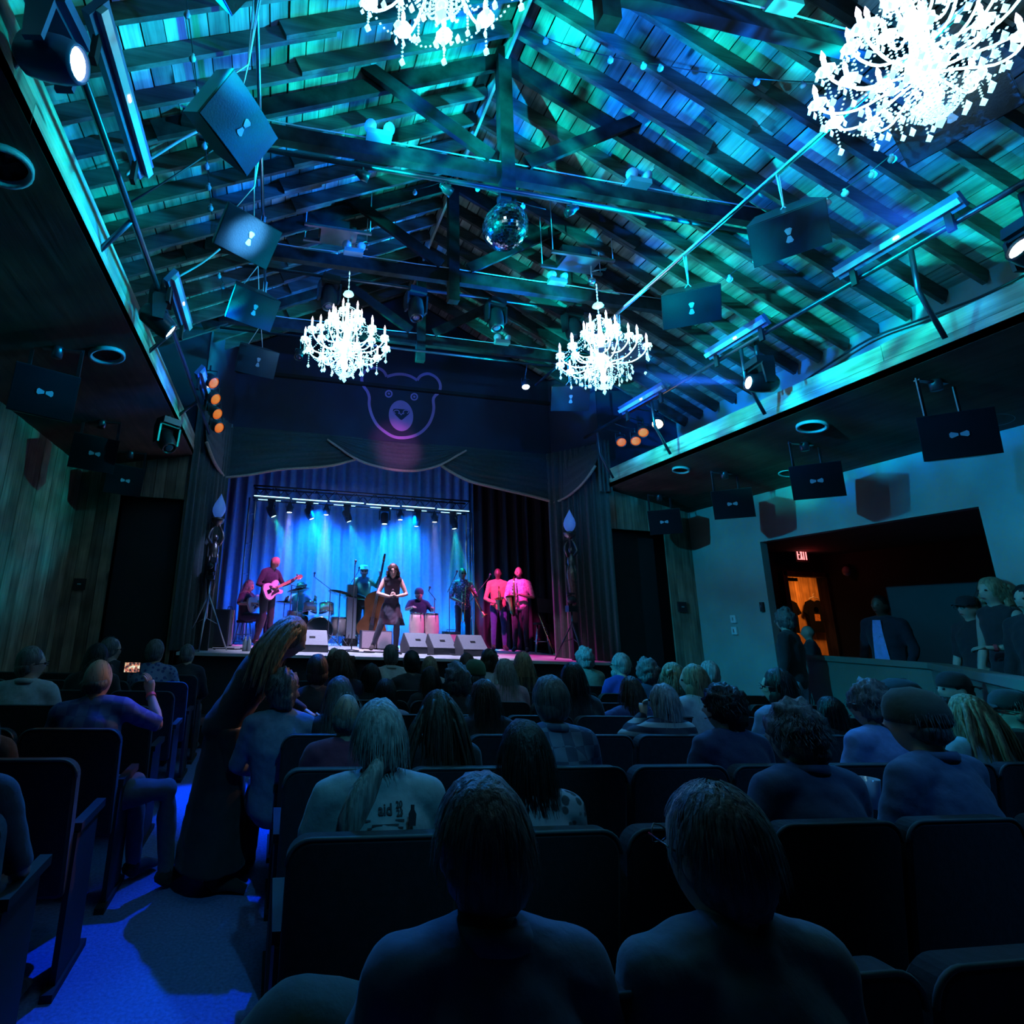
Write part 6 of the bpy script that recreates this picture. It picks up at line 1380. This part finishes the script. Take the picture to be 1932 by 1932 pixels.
aud('man in a knitted cap and blue denim shirt, second row at far right', 1716, 1303, 'R', 1, 'fringe', 'grey', (.07, .12, .22), w=1.15, head=(14, 0, 0), extras=[('beanie', (.07, .09, .07))], collar=True, face=8)
aud('bald man in a maroon sweater left of the ponytail man', 655, 1306, 'R', 2, 'fringe', 'grey', (.16, .03, .08), w=1.05, skin='mid', dy=.1)
aud('woman with very long brown hair in black, right of the ponytail man', 826, 1302, 'R', 2, 'long', 'brown', BK, head=(-8, 0, 0))
aud('man with short grey hair and a checked blue shirt, third row at centre', 1034, 1276, 'R', 2, 'short', 'grey', (.07, .12, .22), w=1.05, collar=True, head=(10, 0, 0), toppat=('plaid', (.16, .26, .40)))
aud('person with dark curly hair and navy top leaning left, third row', 1358, 1292, 'R', 2, 'curly', 'black', (.02, .03, .08), head=(35, 0, 0), w=1.05, eyes=True)
aud('large dark haired figure in black behind the curly blue shirted man', 1562, 1326, 'R', 3, 'bob', 'black', BK, w=1.1)
aud('man with curly grey hair, glasses and a bright blue shirt, third row', 1632, 1288, 'R', 2, 'curly', 'grey', (.18, .30, .60), head=(38, 0, 0), extras=[('glasses',)], sleeves='short', eyes=True)
aud('woman with long straight blond hair and pale green top, third row at right', 1815, 1310, 'R', 2, 'long', 'blond', (.22, .40, .42), head=(8, 0, 0), sleeves='short')
aud('man in a dark peaked cap at the right edge of the third row', 1898, 1302, 'R', 2, 'fringe', 'grey', BK, head=(50, 0, 0), extras=[('cap', (.02, .02, .025)), ('glasses',)], eyes=True)
aud('bearded man with a backward dark cap looking left, fourth row at right', 1793, 1268, 'R', 3, 'crop', 'black', (.30, .34, .40), toppat=('blot', (.05, .06, .08)), head=(62, 0, 0), extras=[('capback', (.02, .02, .02)), ('beard', 'black')], eyes=True)
aud('person in a low dark flat cap behind the bright blue shirted man', 1695, 1280, 'R', 3, 'crop', 'black', BK, extras=[('flatcap', (.02, .02, .03))], head=(30, 0, 0))
J = seated(1.31); J['elL'] = V((-.32, .10, .92)); J['wrL'] = V((-.06, .17, 1.08))
aud('woman with a pale blond bob and striped top holding a hand to her mouth', 1246, 1290, 'R', 3, 'bob', 'white', (.36, .38, .36), toppat=('stripe', (.03, .03, .05)), J=J, head=(30, 0, 0), w=.95, eyes=True, hands=[((.2, .3, .8), (.9, -.3, 0), .9), None])
J = seated(1.31); J['elL'] = V((-.42, .0, .92)); J['wrL'] = V((-.68, -.05, .93))
aud('long haired person in navy, fifth row, stretching an arm along the seat backs', 1187, 1276, 'R', 4, 'long', 'brown', (.05, .07, .20), J=J, sleeves='short', hands=[((-1, 0, 0), (0, 0, -1), .5), None])
aud('woman with long brown hair and glasses, fourth row left of centre', 911, 1281, 'R', 3, 'long', 'brown', BK, head=(14, 0, 0), extras=[('glasses',)])
aud('woman with smooth dark hair behind the ponytail man', 727, 1291, 'R', 4, 'bob', 'black', (.22, .30, .42))
aud('woman with grey streaked shoulder length hair, fourth row', 642, 1276, 'R', 3, 'long', 'grey', BK, head=(-6, 0, 0))
aud('man with curly grey hair and a blue shirt beside the standing woman', 536, 1266, 'R', 3, 'curly', 'grey', (.14, .20, .32), w=1.05, dy=.0)
aud('woman with a headband, glasses and bare shoulder in the fourth row at right', 1462, 1262, 'R', 3, 'bob', 'black', (.20, .30, .45), head=(50, 0, 0), extras=[('headband',), ('glasses',)], sleeves='short', eyes=True)
aud('man with a cropped head and dark shirt near the standing woman', 600, 1234, 'R', 4, 'crop', 'brown', BK, skin='mid')
aud('woman with round black hair in the sixth row, left of the white shirted man', 700, 1252, 'R', 5, 'bob', 'black', BK)
aud('person with dark braided hair in the sixth row below the wedge monitors', 811, 1258, 'R', 5, 'long', 'black', BK)
aud('man with thick curly grey hair in the fifth row at centre', 862, 1253, 'R', 4, 'curly', 'grey', BK, w=1.05)
aud('woman with long dark hair in the fifth row right of centre', 1078, 1250, 'R', 4, 'long', 'black', BK)
aud('woman with loose light curls in the fifth row at right', 1266, 1250, 'R', 4, 'longcurly', 'blond', (.05, .06, .08), dy=.15)
aud('blond woman in profile looking left with a pale top, fifth row at right', 1304, 1254, 'R', 4, 'bob', 'blond', (.40, .45, .48), head=(55, 0, 0), eyes=True, dy=-.15)
aud('woman with long curly reddish hair in the sixth row at left', 643, 1226, 'R', 5, 'longcurly', 'auburn', (.04, .04, .10))
aud('person in a dark green cap in the sixth row', 896, 1246, 'R', 5, 'crop', 'grey', BK, dy=-.12, extras=[('beanie', (.05, .14, .08))])
aud('woman with straight pale blond hair and a pink top', 951, 1243, 'R', 5, 'long', 'white', (.60, .35, .45), dy=.15)
aud('woman with long light brown hair right of the pink top', 985, 1230, 'R', 6, 'long', 'blond', BK)
aud('dark haired person in the sixth row beside the blue jacketed man', 1218, 1243, 'R', 5, 'curly', 'grey', NAVY)
aud('person with pale hair and a yellowish collar in the sixth row at right', 1334, 1246, 'R', 5, 'crop', 'white', (.30, .36, .12), head=(10, 0, 0))
aud('person with short dark hair in black in the seventh row', 776, 1228, 'R', 6, 'short', 'black', BK)
aud('woman with wavy light blond hair in the row nearest the stage', 810, 1238, 'R', 7, 'bob', 'blond', (.40, .38, .42))
aud('woman with a hair bun and a white top in the seventh row', 922, 1224, 'R', 6, 'bun', 'brown', (.55, .55, .60))
aud('man with white beard, glasses and a blue jacket looking left', 1168, 1233, 'R', 6, 'short', 'white', (.03, .05, .35), head=(45, 0, 0), extras=[('glasses',), ('beard', 'white')], eyes=True)
aud('man with grey hair and a white shirt nearest the stage front', 737, 1217, 'R', 7, 'short', 'grey', (.50, .54, .55), w=1.1, collar=True)
aud('man with bushy white hair and a green shirt near the right statue', 1101, 1223, 'R', 7, 'curly', 'white', (.20, .32, .26), head=(15, 0, 0))
aud('bald head in the row nearest the stage left of the white shirted man', 631, 1220, 'R', 7, 'fringe', 'brown', BK)
aud('person with a dark bob in the row nearest the stage', 880, 1232, 'R', 7, 'bob', 'auburn', (.08, .04, .06))
# left block
aud('man with glasses and a light blue shirt at the far left', 66, 1219, 'L', 4, 'crop', 'grey', (.42, .52, .60), head=(-55, 0, 0), extras=[('glasses',)], collar=True, w=1.05, eyes=True)
aud('man with glasses and swept back hair in profile, left block', 214, 1201, 'L', 6, 'recede', 'grey', BK, head=(-55, 0, 0), extras=[('glasses',)], eyes=True)
aud('woman with smooth dark hair in front of the man in glasses', 188, 1214, 'L', 5, 'bob', 'black', BK, head=(-10, 0, 0))
aud('man with grey hair and a patterned blue shirt, left block near the stage', 297, 1207, 'L', 6, 'short', 'grey', (.05, .08, .25), toppat=('blot', (.20, .26, .45)), head=(-25, 0, 0), w=1.1)
aud('person with short grey hair at the aisle end nearest the stage, left block', 357, 1215, 'L', 7, 'crop', 'grey', BK, head=(-30, 0, 0))
Yp = YBL[3] + .21; pe, pw = at('Y', Yp + .12, 306, 1358), at('Y', Yp + .30, 291, 1297); x0 = at('Y', Yp, 192, 1242).x
J = seated(1.31, w=1.05); J['elR'] = V((pe.x - x0, .12, pe.z)); J['wrR'] = V((pw.x - x0, .28, pw.z)); J['shR'] = V((.18, .0, 1.03))
for k in 'LR': J['kn' + k] = V((.40 + (.1 if k == 'R' else -.12), .16 - (.14 if k == 'R' else 0), .56)); J['an' + k] = J['kn' + k] + V((.04, .04, -.47)); J['toe' + k] = J['an' + k] + V((.10, .14, -.05))
aud('balding man in a blue plaid shirt holding up a phone', 192, 1242, 'L', 3, 'fringe', 'grey', (.06, .10, .32), toppat=('plaid', (.10, .16, .40)), J=J, head=(-18, 0, 0), sleeves='short', vox=.012, pants=(.10, .13, .16),
    extras=[('wristband', 'R')], hands=[None, ((-.25, .12, .95), (-.7, .3, -.2), .45)])
ph = at('Y', Yp + .36, 246, 1259); t = thing('phone', 'phone with a bright stage picture held up by the balding man', 'phone', ph, R_(4))
MB().box((0, 0, 0), (.135, .009, .07)).build('case', M['black'], t)
m_, nt, N, K, P_ = NT('phone_picture'); tc = N.new('ShaderNodeTexCoord'); vo = N.new('ShaderNodeTexNoise'); vo.inputs['Scale'].default_value = 55; K.new(tc.outputs['Object'], vo.inputs['Vector'])
cr = N.new('ShaderNodeValToRGB'); e_ = cr.color_ramp.elements; e_[0].position = .38; e_[0].color = (.02, .02, .03, 1); e_[1].position = .66; e_[1].color = (.9, .85, .7, 1)
for p_, c_ in ((.46, (.25, .12, .1, 1)), (.52, (.85, .2, .12, 1)), (.58, (.35, .5, .3, 1))): q = e_.new(p_); q.color = c_
K.new(vo.outputs[0], cr.inputs[0]); K.new(cr.outputs[0], P_.inputs['Emission Color']); P_.inputs['Emission Strength'].default_value = 1.1; P_.inputs['Base Color'].default_value = (0, 0, 0, 1); m_.cycles.emission_sampling = 'NONE'
MB().box((.012, -.006, 0), (.096, .004, .062)).build('screen', m_, t)
J = seated(1.31); J['elR'] = V((.27, .0, .74)); J['wrR'] = V((.20, .2, .62))
aud('person in a navy t-shirt at the left edge, near the camera', -40, 1330, 'L', 1, 'short', 'grey', NAVY, J=J, sleeves='short', w=1.1)
aud('person cut off by the left edge, third row, only the side of the face showing', -28, 1290, 'L', 2, 'short', 'grey', BK, head=(-20, 0, 0))

# print on the ponytail man's t-shirt
tx = thing('shirt_print', 'dark print with letters and numbers on the back of the pale t-shirt', 'print', (0, 0, 0))
base = at('Y', YBR[1] + .05, 745, 1533)
inkm = mat('print_ink', (.04, .05, .06), .8)
def word(s, x, z, size, bold=.0):
    c = bpy.data.curves.new('lettering', 'FONT'); c.body = s; c.size = size; c.extrude = .001; c.offset = bold; c.align_x = 'CENTER'
    o = bpy.data.objects.new('lettering', c); COL.objects.link(o); dg = bpy.context.evaluated_depsgraph_get(); me = bpy.data.meshes.new_from_object(o.evaluated_get(dg)); bpy.data.objects.remove(o)
    me.transform(Matrix.Translation((x, 0, z)) @ Matrix.Rotation(PI / 2, 4, 'X')); return me
YPR = YBR[1] + .21 - .150
tx.matrix_basis = Matrix.Translation((at('Y', YPR, 716, 1533).x, YPR, 0))
pent = []
for s, px1, py1, sz, bd in (('aid', 729, 1540, .042, .0008), ('20', 757, 1528, .024, .0005), ('23', 757, 1542, .024, .0005), ('farm', 680, 1540, .042, .0008)):
    q = at('Y', YPR, px1, py1); me = word(s, q.x - tx.matrix_basis.translation.x, q.z, sz, bd)
    me.materials.append(inkm); o = bpy.data.objects.new('lettering', me); COL.objects.link(o); o.parent = tx; pent.append(o)
q = at('Y', YPR, 778, 1545); dx = q.x - tx.matrix_basis.translation.x
MB().prism([(-.011, 0), (.011, 0), (.013, .035), (.006, .048), (.006, .062), (-.006, .062), (-.006, .048), (-.013, .035)], .002, Matrix.Translation((dx, 0, q.z - .02)) @ Matrix(((1, 0, 0, 0), (0, 0, -1, 0), (0, 1, 0, 0), (0, 0, 0, 1)))).build('bottle_mark', inkm, tx); pent.append(tx.children[-1])
lm = MB()
for i, (w_, py1) in enumerate(((.13, 1551), (.09, 1558), (.12, 1564), (.10, 1570))):
    q = at('Y', YPR, 728, py1); lm.box((q.x - tx.matrix_basis.translation.x, 0, q.z), (w_, .001, .005))
pent.append(lm.build('small_lines', inkm, tx)); pent[-1]['kind'] = 'stuff'

# jacket over an empty seat, close to the camera
t = thing('draped_jacket', 'dark green jacket draped over the empty seat at the bottom, left of centre', 'jacket', (.12, 1.18, .0)); b = MB()
b.ball((0, 0, 0), (.20, .16, .26), 26, 18)
for i, q in enumerate(b.v): q = V(q); n_ = noise.noise(q * 7) * .05; q = q * (1 + n_ * 1.4); b.v[i] = (q.x * (1 + .35 * max(0, -q.z)), q.y, q.z + .66)
b.build('cloth', cloth((.03, .06, .045)), t)
MB().tube([(.12, -.1, .62), (.2, -.14, .5), (.24, -.1, .36)], [.06, .055, .045], 10).build('sleeve', cloth((.03, .06, .045)), t)
t = thing('plastic_cup', 'clear plastic cup held between the seats at right', 'cup', at('Y', 2.25, 1640, 1482)); MB().lathe([(.03, -.09), (.043, .03), (.041, .03), (.028, -.085)], 16).build('cup_body', M['lamp_glass'], t)

# the woman standing in the aisle
Yw = 3.85; J = standing(1.66, .95, pel=(0, -.04, .90), chest=(0, .12, 1.17), neck=(.02, .25, 1.335), head=(.03, .345, 1.44), shL=(-.16, .21, 1.29), shR=(.16, .19, 1.29), elL=(-.20, .30, 1.04), elR=(.18, .30, 1.0), wrL=(-.10, .48, .96), wrR=(.12, .50, .93))
xw = at('Y', Yw, 545, 1200).x - .33
person('woman with long wavy blond hair in a long black dress, bending over in the aisle', (xw, Yw, 0), -90, J, hair='long', haircol='blond', top=BK, skirt=(.12, .75, 0), pants=BK, head=(-6, -26, 0), vox=.014, hn=900, hs=1.12, kw_locks=260)
# people at the side
struct('floor_side_platform', MB().prism([(7.2, 6.8), (7.04, 5.0), (5.3, 3.3), (5.3, 1.4), (10.3, 1.4), (10.3, 8.7), (7.45, 8.7)], .3, Matrix.Translation((0, 0, .01))), M['carpet'])
def side(label, px, py, X, z0, face, **kw):
    p = at('X', X, px, py); H = p.z - z0 - .01; J = kw.pop('J', None) or standing(1.75, kw.pop('w', 1.0)); t = person(label, (p.x, p.y, z0), face, J, 'people standing along the right side', vox=.018, hn=100, **kw)
    t.matrix_basis = t.matrix_basis @ Matrix.Scale(H / 1.75, 4); return t
side('grey haired man in black shirt and light jeans at the end of the half wall', 1480, 1150, 6.75, 0, 25, hair='curly', haircol='grey', top=BK, pants=(.38, .48, .62))
side('bald person in dark clothes seen over the half wall, in front of the exit doorway', 1524, 1180, 7.75, .31, 40, hair='bald', skin='mid', top=BK)
side('man in a pale blue shirt under a dark blazer standing behind the half wall', 1658, 1124, 8.0, .31, 95, hair='crop', haircol='black', skin='dark', top=(.015, .015, .03), pants=BK, eyes=True, w=1.15)
t = [o for o in bpy.data.objects if o.get('label', '').startswith('man in a pale blue shirt under')][0]
MB().grid(lambda u, v: V(((u - .5) * (.09 + .10 * v), .142 + .012 * math.cos((u - .5) * 2.4) - .02 * max(0, .25 - v) * 4, 1.45 - .62 * v)), 8, 10).build('shirt_front', cloth((.30, .42, .9)), t)

side('man in a dark cap and black t-shirt behind the half wall at right', 1825, 1125, 7.35, .31, 80, hair='crop', haircol='grey', top=BK, sleeves='short', extras=[('cap', (.015, .015, .02)), ('glasses',), ('wristband', 'L')], eyes=True)
J = standing(1.75, .85); J['elL'] = V((-.27, .02, 1.14)); J['wrL'] = V((-.10, .24, 1.12))
side('blond woman in a sleeveless top with a red wristband, behind the capped man', 1868, 1090, 7.15, .31, 78, J=J, hair='longcurly', haircol='blond', top=BK, sleeves='none', extras=[('wristband', 'L')], eyes=True, hands=[((.9, .3, 0), (0, 0, -1), .6), None])
side('person in profile at the right edge of the frame against the lit plaster wall', 1935, 1105, 6.9, .31, 85, hair='short', haircol='black', top=BK, eyes=True)
finish_people()
# the print lies on the cloth of the shirt
bpy.context.view_layer.update()

from mathutils.bvhtree import BVHTree
_sh = [c for c in pt_.children if c.name.startswith('shirt')][0]
_mw = pt_.matrix_basis; _ti = tx.matrix_basis.inverted()
_bv = BVHTree.FromPolygons([_mw @ v.co for v in _sh.data.vertices], [tuple(p.vertices) for p in _sh.data.polygons])
for o in pent:
    n_ = len(o.data.vertices); co = numpy.empty(n_ * 3, 'f'); o.data.vertices.foreach_get('co', co); co = co.reshape(-1, 3).tolist(); out_ = []
    for c in co:
        p = tx.matrix_basis @ V(c); loc, nn, ix, ds = _bv.ray_cast(V((p.x, p.y - .6, p.z)), V((0, 1, 0)))
        out_ += list(_ti @ V((p.x, loc.y - .004 + c[1], p.z))) if loc else c
    o.data.vertices.foreach_set('co', out_); o.data.update()
